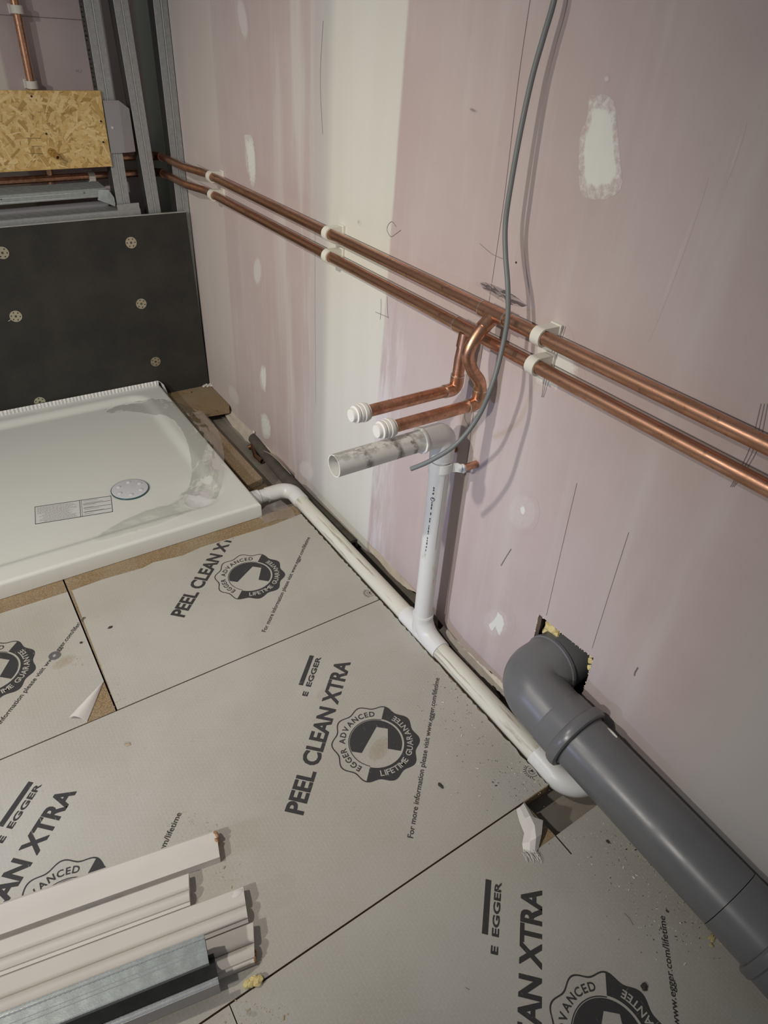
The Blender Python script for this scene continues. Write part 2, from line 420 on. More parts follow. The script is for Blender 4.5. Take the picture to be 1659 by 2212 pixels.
def mesh_of(name, mb, mat, org=Vector((0, 0, 0)), sharp=38, fix=True):
    me = bpy.data.meshes.new(name)
    me.from_pydata([v - org for v in mb.v], [], mb.f); me.update()
    if fix:
        b = bmesh.new(); b.from_mesh(me); bmesh.ops.recalc_face_normals(b, faces=b.faces[:]); b.to_mesh(me); b.free()
    me.materials.append(MT[mat])
    if sharp:
        for p in me.polygons: p.use_smooth = True
        me.set_sharp_from_angle(angle=math.radians(sharp))
    return me
def base_org(o):
    p = Vector((0, 0, 0))
    while o is not None: p += o.location; o = o.parent
    return p
def obj(name, mb, mat, parent=None, loc=None, sharp=38, bevel=0.0, fix=True, label=None):
    """one mesh object from world coordinates; loc is the world place of its origin"""
    pw = base_org(parent)
    lw = Vector(loc) if loc is not None else (pw if parent else Vector((0, 0, 0)))
    o = bpy.data.objects.new(name, mesh_of(name, mb, mat, lw, sharp, fix))
    COL.objects.link(o); o.parent = parent; o.location = lw - pw
    if bevel:
        md = o.modifiers.new('bevel', 'BEVEL'); md.width = bevel; md.segments = 2; md.limit_method = 'ANGLE'
    if label: o['label'] = label
    return o
def tag(o, label, cat, group=None, kind=None):
    if label: o['label'] = label
    if cat: o['category'] = cat
    if group: o['group'] = group
    if kind: o['kind'] = kind
    return o
def thing(name, label, cat, loc=(0, 0, 0), group=None):
    o = bpy.data.objects.new(name, None); COL.objects.link(o); o.location = loc; o.empty_display_size = .05
    return tag(o, label, cat, group)
def struct(o): o['kind'] = 'structure'; return o

# ================================================================== THE SETTING
# ---- floor: concrete under-floor with boards on it
fl = struct(obj('floor', MB().box(-2.6, .12, -1.3, 2.6, -.12, -.055), 'concrete'))
fl['label'] = 'floor of grey film-covered chipboard boards over bare concrete'
def ragged(x, y0, y1, amp, step=.007):
    n = max(2, int(abs(y1-y0)/step)); return [(x + R_.uniform(-amp, amp), y0 + (y1-y0)*i/n) for i in range(n+1)]
Z3 = lambda a, b, t: (a, b, t)
def board(outline, film, name='floor_board'):
    b = obj(name, MB().slab(outline, [], Z3, -.022, -.0008), 'chipboard', fl, sharp=20)
    if film:
        obj('film', MB().slab(film, [], Z3, -.0007, 0), 'peel_film', b, sharp=20)
    return b
XR = -.0913
g = .0015
# row nearest the tray (y .985 .. 1.585), cut at x = -.742
o1 = [(-.742, .985+g)] + ragged(XR, .985+g, 1.455, .0012) + [(-.20, 1.455), (-.20, 1.60), (-.742, 1.60)]
f1 = [(-.742, .985+g)] + ragged(XR-.0005, .985+g, 1.405, .0022) + [(-.19, 1.397), (-.40, 1.402), (-.455, 1.393), (-.53, 1.404), (-.56, 1.396), (-.66, 1.402), (-.735, 1.398)]
b1 = board(o1, f1)
o2 = [(-2.3, .985+g), (-.7455, .985+g), (-.7455, 1.60), (-2.3, 1.60)]
# film of this board is peeled off its near corner
f2 = [(-2.3, .985+g), (-.802, .985+g), (-.7575, 1.056), (-.7455, 1.075), (-.7455, 1.398), (-1.0, 1.401), (-1.3, 1.397), (-2.3, 1.40)]
b2 = board(o2, f2)
o3 = [(-2.3, .385+g), (-.16, .385+g)] + ragged(XR, .385+g, .985-g, .0012) + [(-2.3, .985-g)]
f3 = [(-2.3, .385+g), (-.16, .385+g)] + ragged(XR-.0005, .385+g, .985-g, .0026) + [(-2.3, .985-g)]
b3 = board(o3, f3)
o4 = [(-.752, -.215+g), (-.004, -.215+g), (-.004, .306), (-.153, .306), (-.157, .385-g), (-.752, .385-g)]
f4 = [(-.752, -.215+g), (-.004, -.215+g), (-.004, .306), (-.1528, .306), (-.194, .306), (-.186, .335), (-.181, .385-g), (-.752, .385-g)]
b4 = board(o4, f4)
b5 = board([(-2.3, -.215+g), (-.7535, -.215+g), (-.7535, .385-g), (-2.3, .385-g)], [(-2.3, -.215+g), (-.7535, -.215+g), (-.7535, .385-g), (-2.3, .385-g)])
b6 = board([(-2.3, -.815), (-.004, -.815), (-.004, -.215-g), (-2.3, -.215-g)], [(-2.3, -.815), (-.004, -.815), (-.004, -.215-g), (-2.3, -.215-g)])
# raw board by the back panel and its grooved edge, the loose packer beside the tray
bk = obj('floor_board', MB().slab([(-.60, 2.135), (-.10, 2.130), (-.012, 2.120), (-.003, 2.14), (-.003, 2.40), (-.60, 2.40)], [], Z3, -.022, 0), 'chipboard', fl, sharp=20)
obj('groove', MB().box(-.165, -.014, 2.128, 2.1305, -.0145, -.0095), 'dirt_line', bk)
obj('cut_edge', MB().slab([(-.1565, -.0213), (-.0925, -.0213), (-.0925, -.0012), (-.1565, -.0012)], [], lambda a, b, t: (a, t, b), .3852, .3868), 'chipboard_lit', b3)  # strip over the shaded cut face, its lit look put into the colour
# saw cut running on past the notch, and the joist under the boards' edge
obj('saw_cut', MB().obox((-.1530, .2865, -.0004), (1, 0, 0), (0, 1, 0), (0, 0, 1), .0012, .0195, .0006), 'hole_dark', b4)
jo = obj('joist', MB().box(-.30, -.165, .28, .46, -.055, -.0225), 'timber_dark', fl)
jo2 = obj('joist', MB().box(-.20, -.12, .42, 1.40, -.055, -.0225), 'timber_dark', fl)

# ---- print on the boards
def text_mesh(s, height, width=None, bold=0.0):
    cu = bpy.data.curves.new('t', 'FONT'); cu.body = s; cu.size = 1.0; cu.offset = bold; cu.resolution_u = 3; cu.fill_mode = 'BOTH'
    o = bpy.data.objects.new('t', cu); COL.objects.link(o)
    dg = bpy.context.evaluated_depsgraph_get(); dg.update()
    me = bpy.data.meshes.new_from_object(o.evaluated_get(dg))
    vs = [v.co.copy() for v in me.vertices]; fs = [tuple(p.vertices) for p in me.polygons]
    bpy.data.objects.remove(o); bpy.data.curves.remove(cu); bpy.data.meshes.remove(me)
    xs = [v.x for v in vs]
    x0, x1 = min(xs), max(xs)
    k = height/0.7285
    kx = width/(x1-x0) if width else k
    return [Vector(((v.x-x0)*kx, v.y*k, 0)) for v in vs], fs, (x1-x0)*kx
TXT = {}
def text_cached(*a):
    if a not in TXT: TXT[a] = text_mesh(*a)
    return TXT[a]
def build_print():
    """ink of one printed repeat, in (u, v): u along the line of text, v up the letters"""
    ink = MB()
    lev = [0]
    def put(tm, u0, v0, ang=0.0):
        ca, sa = math.cos(ang), math.sin(ang); lev[0] = (lev[0] + 1) % 9; h = lev[0]*.00002
        ink.add([(u0 + v.x*ca - v.y*sa, v0 + v.x*sa + v.y*ca, h) for v in tm[0]], tm[1])
    for du, dv in ((-.0007, -.0005), (.0007, -.0005), (-.0007, .0006), (.0007, .0006)): put(text_cached('PEEL CLEAN XTRA', .0350, .3715, .020), du, dv)
    for du, dv in ((-.0003, 0), (.0003, 0), (0, .0003)): put(text_cached('For more information please visit www.egger.com/lifetime', .0108, .373, .0), .003 + du, -.205 + dv)
    for du, dv in ((-.0005, 0), (.0005, 0), (0, .0004), (0, -.0004)):
        put(text_cached('E', .0112, .0115, .018), .2575 + du, .0682 + dv); put(text_cached('EGGER', .0112, .086, .012), .2835 + du, .0682 + dv)
    ink.add([(.283, .0852, 0), (.370, .0852, 0), (.370, .0952, 0), (.283, .0952, 0)], [(0, 1, 2, 3)])
    cu, cv = .181, -.0997
    def outer(a): return .0865 + .0042*math.cos(10*a)
    # outline ring of the white half, solid dark lower half (with its letters left out as light shapes)
    def band(a0, a1, r0, r1, n):
        vs = []; fs = []
        for i in range(n+1):
            a = a0 + (a1-a0)*i/n
            for r in (r0(a), r1(a)): vs.append((cu + r*math.cos(a), cv + r*math.sin(a), 0))
        for i in range(n): fs.append((2*i, 2*i+1, 2*i+3, 2*i+2))
        ink.add(vs, fs)
    band(0, PI, lambda a: outer(a)-.0026, outer, 90)
    band(PI, 2*PI, lambda a: .0575, outer, 90)
    band(0, PI, lambda a: .0545, lambda a: .0562, 60)
    # arc lettering on the light half
    def arc(s, a_mid, r, height, inward, k=1.0):
        ws = [text_cached(ch, height, None, .015)[2]*k if ch != ' ' else height*.42 for ch in s]
        gap = height*.16; tot = sum(ws) + gap*(len(s)-1); pos = -tot/2; out = []
        for ch, w in zip(s, ws):
            if ch != ' ':
                tm = text_cached(ch, height, None, .015); c = (pos + w/2)/r
                if not inward:      # tops outward, clockwise
                    a = a_mid - c; rot = a - PI/2; bx, by = cu + r*math.cos(a), cv + r*math.sin(a)
                else:               # tops toward the centre, counter-clockwise
                    a = a_mid + c; rot = a + PI/2; bx, by = cu + r*math.cos(a), cv + r*math.sin(a)
                ca, sa = math.cos(rot), math.sin(rot)
                out.append(([(bx + (v.x*k-w/2)*ca - v.y*sa, by + (v.x*k-w/2)*sa + v.y*ca, 0) for v in tm[0]], tm[1]))
            pos += w + gap
        return out
    for vs, fs in arc('EGGER ADVANCED', PI/2, .0625, .0125, False):
        for d in (-.0002, .0002): ink.add([(x+d, y, d*.1 + .00002) for x, y, z in vs], fs)
    light = MB()
    for vs, fs in arc('LIFETIME GUARANTEE', -PI/2, .0755, .0125, True): light.add(vs, fs)
    # centre: dark disc with the light arrow block left out
    Pq = lambda x, y: WZ(560 + x/3.95, 1380 + y/3.95)
    def uv(p): d = p - Vector((-.525, .584, 0)); return ((d.x + d.y)/math.sqrt(2), (-d.x + d.y)/math.sqrt(2))
    pts = [uv(Pq(*q)) for q in ((790, 962), (875, 975), (1000, 752), (1097, 768), (1097, 938), (1203, 955))]
    a0 = math.atan2(pts[-1][1]-cv, pts[-1][0]-cu); a1 = math.atan2(pts[0][1]-cv, pts[0][0]-cu)
    if a1 < a0: a1 += 2*PI
    arcp = [(cu + .0535*math.cos(a0 + (a1-a0)*i/40), cv + .0535*math.sin(a0 + (a1-a0)*i/40)) for i in range(41)]
    poly = pts[1:-1] + arcp
    tri = tessellate_polygon([[Vector((a, b, 0)) for a, b in poly]])
    ink.add([(a, b, 0) for a, b in poly], [tuple(t) for t in tri])
    # small certification roundel near the board edge
    def ring(c, r0, r1, n=28):
        vs = []
        for i in range(n):
            a = 2*PI*i/n
            for r in (r0, r1): vs.append((c[0] + r*math.cos(a), c[1] + r*math.sin(a), 0))
        ink.add(vs, [(2*i, 2*i+1, (2*i+3) % (2*n), (2*i+2) % (2*n)) for i in range(n)])
    return ink, light
INK, LIGHT = build_print()
ROUNDEL = MB()
def _ring(mb, c, r0, r1, n=28):
    vs = []
    for i in range(n):
        a = 2*PI*i/n
        for r in (r0, r1): vs.append((c[0] + r*math.cos(a), c[1] + r*math.sin(a), 0))
    mb.add(vs, [(2*i, 2*i+1, (2*i+3) % (2*n), (2*i+2) % (2*n)) for i in range(n)])
_ring(ROUNDEL, (0, 0), .0115, .0125); _ring(ROUNDEL, (0, 0), .0062, .0072)
ROUNDEL.add([(-.004, -.003, 0), (.004, -.003, 0), (.001, .004, 0)], [(0, 1, 2)])
for i in range(9):
    a = .6 + i*.28; ROUNDEL.add([(r*math.cos(a+d), r*math.sin(a+d), 0) for r, d in ((.0135, -.06), (.0135, .06), (.0165, .05), (.0165, -.05))], [(0, 1, 2, 3)])
def lay(mb, org, planes, parent, name, mat, z, rot=PI/4):
    ca, sa = math.cos(rot), math.sin(rot)
    me = bpy.data.meshes.new(name)
    me.from_pydata([(org[0] + v.x*ca - v.y*sa, org[1] + v.x*sa + v.y*ca, z + v.z) for v in mb.v], [], mb.f)
    b = bmesh.new(); b.from_mesh(me)
    for co, no in planes:        # keep the side the normal points away from
        gm = b.verts[:] + b.edges[:] + b.faces[:]
        bmesh.ops.bisect_plane(b, geom=gm, plane_co=Vector(co), plane_no=Vector(no), clear_outer=True, dist=1e-7)
    bmesh.ops.recalc_face_normals(b, faces=b.faces[:])
    for f in b.faces:
        if f.normal.z < 0: f.normal_flip()
    b.to_mesh(me); b.free()
    if not me.polygons: return
    me.materials.append(MT[mat])
    o = bpy.data.objects.new(name, me); COL.objects.link(o); o.parent = parent
def full_print(org, parent, planes=()):
    lay(INK, org, planes, parent, 'print', 'print_ink', .0003)
    lay(LIGHT, org, planes, parent, 'print_lettering', 'peel_film', .0005)
up = lambda y: ((0, y, 0), (0, 1, 0))
dn = lambda y: ((0, y, 0), (0, -1, 0))
lf = lambda x: ((x, 0, 0), (-1, 0, 0))
rt = lambda x: ((x, 0, 0), (1, 0, 0))
full_print((-.525, .584), b3, [up(.983), dn(.388), rt(-.094)])
full_print((-1.120, .581), b3, [up(.983), dn(.388)])
full_print((-1.715, .578), b3, [up(.983), dn(.388)])
full_print((-.533, 1.172), b1, [up(1.396), dn(.988), rt(-.094), lf(-.741)])
full_print((-1.140, 1.166), b2, [up(1.396), dn(.988), rt(-.747)])
full_print((-1.140, 1.166), b1, [up(1.396), dn(.988), lf(-.741)])
full_print((-1.740, 1.166), b2, [up(1.396), dn(.988)])
full_print((-.507, -.012), b4, [up(.382), dn(-.213), lf(-.750)])
full_print((-1.10, -.014), b5, [up(.382), dn(-.213), rt(-.754)])
full_print((-.51, -.61), b6, [up(-.218)])
lay(ROUNDEL, (-.100, 1.018), [rt(-.0945)], b1, 'print', 'print_ink', .0003, 1.2)
lay(ROUNDEL, (-.098, .425), [rt(-.0945)], b3, 'print', 'print_ink', .0003, 1.2)

# peeled-back film flaps
def sheet(rows, thick=.0006):
    """rows of points -> thin two-sided sheet"""
    nu = len(rows[0])-1; nv = len(rows)-1
    top = [Vector(p) for r in rows for p in r]; n = len(top)
    fs = [(j*(nu+1)+i, j*(nu+1)+i+1, (j+1)*(nu+1)+i+1, (j+1)*(nu+1)+i) for j in range(nv) for i in range(nu)]
    b = bmesh.new(); vs = [b.verts.new(p) for p in top]
    for f in fs: b.faces.new([vs[i] for i in f])
    b.normal_update(); b.verts.index_update()
    low = [v.co - v.normal*thick for v in b.verts]; b.free()
    m = MB(); m.add(top + low, fs + [tuple(n+i for i in reversed(f)) for f in fs])
    edge = [i for i in range(nu+1)] + [j*(nu+1)+nu for j in range(1, nv+1)] + [nv*(nu+1)+i for i in reversed(range(nu))] + [j*(nu+1) for j in reversed(range(1, nv))]
    for a, c in zip(edge, edge[1:]+edge[:1]): m.f.append((a, c, n+c, n+a))
    return m
a, b_ = Vector((-.802, .988, .0003)), Vector((-.748, 1.072, .0003))
tip = Vector((-.812, 1.028, .004)); tip2 = Vector((-.803, 1.040, .006))
rows = []
for j in range(9):
    t = j/8; e = a.lerp(b_, t); q = Vector((-.829, 1.012, .003)).lerp(b_, min(1, t*1.02)**1.0)
    row = []
    for i in range(6):
        s = i/5; p = e.lerp(q, s); p.z = .0004 + math.sin(s*PI*.85)*.012*(1-t)**.6 + R_.uniform(0, .0008)
        row.append(p)
    rows.append(row)
obj('peeled_film', sheet(rows), 'film_underside', b2, label='corner of pale film curled back off the board')
rows = []
px_l = [(1115, 1748), (1122, 1775), (1132, 1800), (1128, 1822), (1130, 1838)]
px_m1 = [(1123, 1743), (1134, 1768), (1148, 1796), (1145, 1818), (1144, 1842)]
px_m2 = [(1131, 1735), (1145, 1762), (1155, 1783), (1158, 1810), (1155, 1842)]
px_r = [(1133, 1733), (1156, 1767), (1173, 1772), (1170, 1802), (1163, 1834)]
hz = [[.001, .002, .004, .003, .001], [.003, .012, .016, .012, .004], [.001, .016, .024, .017, .003], [.0005, .006, .020, .012, .001]]
for cset, hh in zip((px_l, px_m1, px_m2, px_r), hz):
    rows.append([WZ(x, y, h) for (x, y), h in zip(cset, hh)])
obj('peeled_film', sheet(rows), 'film_underside', b4, sharp=15, label='torn pale film folded back beside the notch')
fr = MB()
for i in range(26):
    x = 1126 + R_.uniform(0, 36); p = WZ(x, 1838 + R_.uniform(-4, 4), .003); q = p + Vector((R_.uniform(-.012, .004), R_.uniform(-.022, -.006), R_.uniform(-.002, .003)))
    q.z = max(q.z, .0005); fr.tube([p, (p+q)/2 + Vector((0, 0, .003)), q], .00045, 4)
fro = obj('film_fray', fr, 'film_underside', b4, label='frayed fibres at the torn film edge'); fro['kind'] = 'stuff'

# ---- right wall
HOLE = [(.576, .256), (.505, .258), (.4365, .264), (.434, .20), (.433, .150), (.441, .112), (.500, .108), (.566, .103), (.572, .18)]
botpx = [(455, 832), (490, 878), (520, 915), (560, 960), (600, 1000), (640, 1040), (700, 1100), (745, 1146), (766, 1168), (790, 1190), (815, 1203), (840, 1226), (870, 1250), (900, 1283), (940, 1330), (985, 1385), (1015, 1418), (1040, 1440), (1060, 1450), (1080, 1474), (1120, 1520)]
bot = [(p.y, p.z) for p in (WX(*q) for q in botpx)]
prof = []
for (ya, za), (yb, zb) in zip(bot, bot[1:]):
    n = max(1, int((ya-yb)/.012))
    for i in range(n):
        t = i/n; prof.append((ya + (yb-ya)*t, za + (zb-za)*t + R_.uniform(-.0015, .0015)))
prof.append(bot[-1])
outer = [(2.64, 2.5), (2.64, -.01), (2.34, -.005)] + prof + [(.45, -.004), (-1.3, -.004), (-1.3, 2.5)]
wall = struct(obj('wall_right', MB().slab(outer, [HOLE], lambda a, b, t: (t, a, b), 0, .0125), 'pink_plasterboard', sharp=20))
wall['label'] = 'pink plasterboard wall with white jointing compound and a square pipe hole'
obj('void_light_block', MB().box(.075, .10, -1.3, 2.64, -.12, 2.5), 'void_dark', wall)  # unseen dark sheet added to close the cavity and keep it black
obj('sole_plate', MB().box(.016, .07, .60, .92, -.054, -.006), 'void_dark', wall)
obj('cut_edge', MB().box(.013, .05, .578, .590, .05, .30), 'galv_shaded', wall)

# exposed broken plaster edge and hanging torn paper along the bottom
def edge_strip(pxa, pxb, xo, name, mat, n=26, rough=.0012):
    A = smooth_path([WX(*q, -.0006) for q in pxa], n//max(1, len(pxa)-1)); B = smooth_path([WX(*q, xo) for q in pxb], n//max(1, len(pxb)-1))
    k = min(len(A), len(B)); rows = []
    for i in range(k):
        a, b = A[i], B[i]
        rows.append([a.lerp(b, s) + Vector((0, 0, R_.uniform(-rough, rough))) for s in (0, .35, .7, 1)])
    return obj(name, sheet(rows, .001), mat, wall)
edge_strip([(492, 880), (530, 918), (575, 962), (612, 1000), (634, 1030)], [(480, 888), (515, 938), (548, 962), (588, 984), (628, 1024)], -.022, 'torn_paper', 'torn_paper')
edge_strip([(958, 1352), (1000, 1398), (1040, 1436), (1080, 1470), (1121, 1522)], [(948, 1362), (990, 1412), (1030, 1452), (1070, 1486), (1118, 1530)], -.010, 'broken_plaster_edge', 'plaster_core', 44, .0026)
edge_strip([(795, 1175), (830, 1205), (865, 1243), (900, 1280)], [(800, 1190), (826, 1220), (845, 1243), (880, 1272)], -.006, 'broken_plaster_edge', 'torn_paper', 20)
edge_strip([(640, 1036), (700, 1096), (745, 1140), (770, 1165)], [(636, 1042), (694, 1102), (740, 1148), (764, 1172)], -.003, 'broken_plaster_edge', 'chipboard', 20)
# ragged lip round the cut hole, foam behind it
lip = MB()
hh = HOLE + HOLE[:1]
for (ya, za), (yb, zb) in zip(hh, hh[1:]):
    n = max(2, int(math.hypot(ya-yb, za-zb)/.006))
    for i in range(n):
        t = (i + R_.random())/n; y, z = ya+(yb-ya)*t, za+(zb-za)*t
        if R_.random() < .55: lip.blob((-.0005, y, z), (.0012, R_.uniform(.0008, .0022), R_.uniform(.0008, .0022)), i, .5, 1.5, 1)
tag(obj('torn_hole_lip', lip, 'plaster_core', wall), 'ragged paper fibres round the square cut hole', None, kind='stuff')
fo = MB()
for k, (px, py, x, s) in enumerate([(1188, 1352, .018, .011), (1196, 1360, .012, .010), (1183, 1365, .03, .012), (1203, 1372, .01, .007), (1276, 1428, .012, .006), (1274, 1442, .012, .006), (1277, 1418, .012, .004)]):
    fo.blob(WX(px, py, x), (s*.8, s, s*1.1), k, .5, 1.8, 2)
obj('foam_insulation', fo, 'yellow_foam', wall, label='yellow foam showing in the cut hole')

# filler patches, scuffs and pencil lines: thin layers on the board
def patch(px, mat, name='filler_patch', x=-.0002, parent=None, plane='x', ring=(.0, .55, 1.0), att=(1.0, .85, -.4)):
    pr = parent or wall
    if plane == 'x': P = [WX(*q, x) for q in px]
    elif plane == 'y': P = [WY(*q, x) for q in px]
    else: P = [WZ(*q, x) for q in px]
    P = smooth_path(P + P[:1], 4)[:-1]; c = sum(P, Vector())/len(P); n = len(P)
    vs = [c]; ed = [att[0]]
    for r, e in zip(ring[1:], att[1:]):
        for p in P: vs.append(c + (p-c)*r); ed.append(e)
    fs = [(0, 1+i, 1+(i+1) % n) for i in range(n)]
    for k in range(len(ring)-2):
        o_ = 1 + k*n; fs += [(o_+i, o_+n+i, o_+n+(i+1) % n, o_+(i+1) % n) for i in range(n)]
    me = bpy.data.meshes.new(name); me.from_pydata(vs, [], fs)
    at_ = me.attributes.new('edge', 'FLOAT', 'POINT'); at_.data.foreach_set('value', ed)
    me.materials.append(MT[mat])
    for p in me.polygons: p.use_smooth = True
    o = bpy.data.objects.new(name, me); COL.objects.link(o); o.parent = pr; o.location = -base_org(pr)
    return o
def ell(cx, cy, rx, ry, tilt=0, n=12):
    return [(cx + rx*math.cos(a)*math.cos(tilt) - ry*math.sin(a)*math.sin(tilt), cy + rx*math.cos(a)*math.sin(tilt) + ry*math.sin(a)*math.cos(tilt)) for a in [2*PI*i/n for i in range(n)]]
big = [(1272, 208), (1300, 203), (1326, 220), (1334, 280), (1340, 350), (1342, 405), (1310, 430), (1270, 428), (1252, 405), (1252, 300), (1268, 255)]
patch(big, 'filler_white', ring=(0, .60, .74, 1.0), att=(1.1, .86, .42, .30))
for q in (ell(524, 40, 13, 62, -.15), ell(539, 345, 12, 58, -.1), ell(556, 585, 12, 40), ell(568, 815, 10, 38), ell(573, 920, 12, 28), ell(505, 853, 12, 32, -.4), ell(662, 1016, 20, 30, -.4)):
    patch(q, 'filler_thin', att=(1.15, 1.0, -.35))
for q in ([(563, 895), (573, 893), (583, 912), (584, 944), (568, 943)], [(527, 292), (545, 295), (552, 345), (551, 398), (540, 392)], [(565, 790), (574, 795), (575, 830), (572, 848), (562, 815)]):
    patch(q, 'filler_white', x=-.0003, att=(.75, .6, .34))
patch([(1150, 700), (1215, 690), (1250, 760), (1262, 830), (1200, 860), (1140, 830)], 'filler_white', ring=(0, .45, .7, 1.0), att=(.95, .70, .34, -.2))
patch(ell(1128, 1106, 38, 48), 'filler_thin', ring=(0, .7, 1.0), att=(.62, .55, -.1)); patch([(1124, 1096), (1131, 1094), (1134, 1104), (1130, 1112), (1125, 1106)], 'filler_white', x=-.0003, att=(1.2, 1.0, .4))
patch(ell(1072, 1345, 42, 46), 'filler_thin', att=(.7, .6, -.2))
patch([(1076, 1321), (1084, 1329), (1090, 1345), (1086, 1358), (1079, 1373), (1070, 1356), (1062, 1363), (1055, 1350), (1067, 1338)], 'filler_white', x=-.0003, att=(1.3, 1.1, .3))
patch(ell(1310, 170, 7, 9), 'filler_thin', att=(.9, .8, -.35))
patch(ell(1465, 560, 7, 190, .35), 'filler_thin', att=(.52, .45, -.35)); patch(ell(1590, 330, 5, 70, .32), 'filler_thin', att=(.6, .5, -.35))
patch(ell(1068, 628, 78, 16, .42), 'scuff_dark', 'scuff_mark', -.0004); patch(ell(1090, 640, 60, 12, .5), 'scuff_dark', 'scuff_mark', -.0004)
patch(ell(1022, 238, 10, 4, .4), 'scuff_dark', 'scuff_mark', -.0004, att=(1.7, 1.5, .6))
patch(ell(775, 480, 5, 8), 'scuff_dark', 'scuff_mark', -.0004, att=(1.2, 1.0, -.35))
patch(ell(1010, 693, 16, 5, .4), 'scuff_dark', 'scuff_mark', -.0004, att=(1.1, 1.0, -.35))

def ribbon(px, w=.0011, name='pencil_line', x=-.0006, mat='pencil', parent=None, sm=6):
    P = smooth_path([WX(*q, x) for q in px], sm) if len(px) > 2 else [WX(*q, x) for q in px]
    mb = MB(); L = []
    for i, p in enumerate(P):
        d = (P[min(i+1, len(P)-1)] - P[max(i-1, 0)]).normalized(); nrm = Vector((0, -d.z, d.y))
        L.append((p + nrm*w*.36, p - nrm*w*.36))
    for (a, b), (c, d) in zip(L, L[1:]): mb.add([a, b, d, c], [(0, 1, 2, 3)])
    return obj(name, mb, mat, parent or wall, sharp=0, fix=False)
ribbon([(1148, -20), (1120, 170), (1090, 420), (1058, 640), (1035, 800), (1010, 985), (990, 1120), (972, 1250), (962, 1330)], .0014)
ribbon([(1246, 1044), (1212, 1190), (1180, 1330)], .0012); ribbon([(1358, 1150), (1318, 1275), (1279, 1400)], .0012)
ribbon([(698, 45), (692, 150), (693, 220), (697, 290)], .0012); ribbon([(681, 470), (680, 640), (682, 870)], .0008)
ribbon([(1104, 1186), (1092, 1205), (1082, 1222)], .003); ribbon([(1378, 1442), (1372, 1452), (1370, 1460)], .0035)
ribbon([(1036, 526), (1062, 548), (1088, 560)], .0012)
# O and H written by the pipe runs
ribbon([(856, 490), (847, 479), (839, 485), (836, 497), (844, 511), (855, 505), (866, 497)], .0016, 'pencil_letter')
ribbon([(823, 645), (823, 668), (821, 690)], .0013, 'pencil_letter'); ribbon([(836, 640), (837, 665), (838, 688)], .0013, 'pencil_letter'); ribbon([(811, 674), (825, 680), (840, 686)], .0015, 'pencil_letter')
for off in (0, 7, 13):
    ribbon([(1222-off*.5, 705), (1205-off, 760), (1190-off, 810), (1174-off*.3, 858)], .0013, 'pencil_scribble')
for off in (0, 9, 18):
    ribbon([(1644+off*.8, 872), (1622+off, 960), (1600+off*.8, 1010), (1578+off*.4, 1052)], .0013, 'pencil_scribble')
ribbon([(1043, 880), (1028, 890), (1008, 885), (1004, 905), (1015, 922), (1022, 925)], .0012, 'pencil_letter')
# level lines struck just above the two pipe runs
for z in (.7915, .7415):
    mb = MB(); mb.box(-.0006, -.0002, .10, 2.24, z-.0005, z+.0005); obj('pencil_line', mb, 'pencil', wall)

# ---- back wall behind the metal frame
bw = struct(obj('wall_back', MB().box(-2.6, .0, 2.472, 2.485, -.12, 2.5), 'pink_plasterboard_back'))
bw['label'] = 'pink plasterboard wall behind the metal stud frame'
patch(ell(168, 153, 8, 5), 'scuff_back', 'scuff_mark', 2.4712, bw, 'y')
obj('pencil_line', MB().box(-.55, -.22, 2.4706, 2.4716, WY(100, 38, 2.47).z-.0006, WY(100, 38, 2.47).z+.0006), 'pencil', bw)

# ================================================================== BACKER PANEL with washers
PY = 2.335
pn = thing('tile_backer_board', 'black tile backer board behind the shower tray fixed with round washers', 'board', (-.6, PY+.006, 0))
pt = [(-1.35, .618), (-.62, .628), (-.30, .6325), (-.021, .634), (-.004, .0005), (-1.35, .0005)]
obj('panel', MB().slab(pt, [], lambda a, b, t: (a, t, b), PY, PY+.012), 'tile_backer', pn, sharp=20)
obj('top_edge', MB().slab([(-1.35, .6185), (-.62, .6285), (-.30, .633), (-.021, .6345), (-.021, .6358), (-.30, .6345), (-.62, .630), (-1.35, .620)], [], lambda a, b, t: (a, t, b), PY-.0002, PY+.0122), 'backer_edge', pn, sharp=20)
wm = MB()
hole_ring = [[(.0125*math.cos(a0)+.0022*math.cos(k), .0125*math.sin(a0)+.0022*math.sin(k)) for k in [2*PI*j/8 for j in range(8)]] for a0 in [2*PI*i/6 for i in range(6)]]
wm.slab([(.018*math.cos(2*PI*i/28), .018*math.sin(2*PI*i/28)) for i in range(28)], hole_ring, lambda a, b, t: (a, t, b), -.0016, -.0003)
wmesh = mesh_of('washer', wm, 'brass_washer', sharp=20)
cup = MB().lathe([(.0085, -.0005), (.0080, .0016), (.0055, .0012), (.004, .0004), (.0001, .0004)], (0, 0, 0), (0, -1, 0), 16)
cmesh = mesh_of('screw_cup', cup, 'brass')
smesh = mesh_of('screw', MB().lathe([(.0038, 0), (.0036, .0018), (.0012, .0019), (.0008, .0009), (.0001, .0009)], (0, 0, 0), (0, -1, 0), 10), 'hole_dark')
for px, py, k in [(283, 524, 0), (305, 656, .3), (336, 781, .5), (34, 683, .2), (5, 546, .1), (86, 868, .4)]:
    p = WY(px, py, PY)
    w = bpy.data.objects.new('washer', wmesh); COL.objects.link(w); w.parent = pn; w.location = p - pn.location; w.rotation_euler = (0, k, 0)
    for nm, me in (('screw_cup', cmesh), ('screw', smesh)):
        c = bpy.data.objects.new(nm, me); COL.objects.link(c); c.parent = w
obj('scratch', MB().tube([WY(24, 690, PY-.0004), WY(18, 694, PY-.0004)], .0007, 5), 'chip_white', pn)

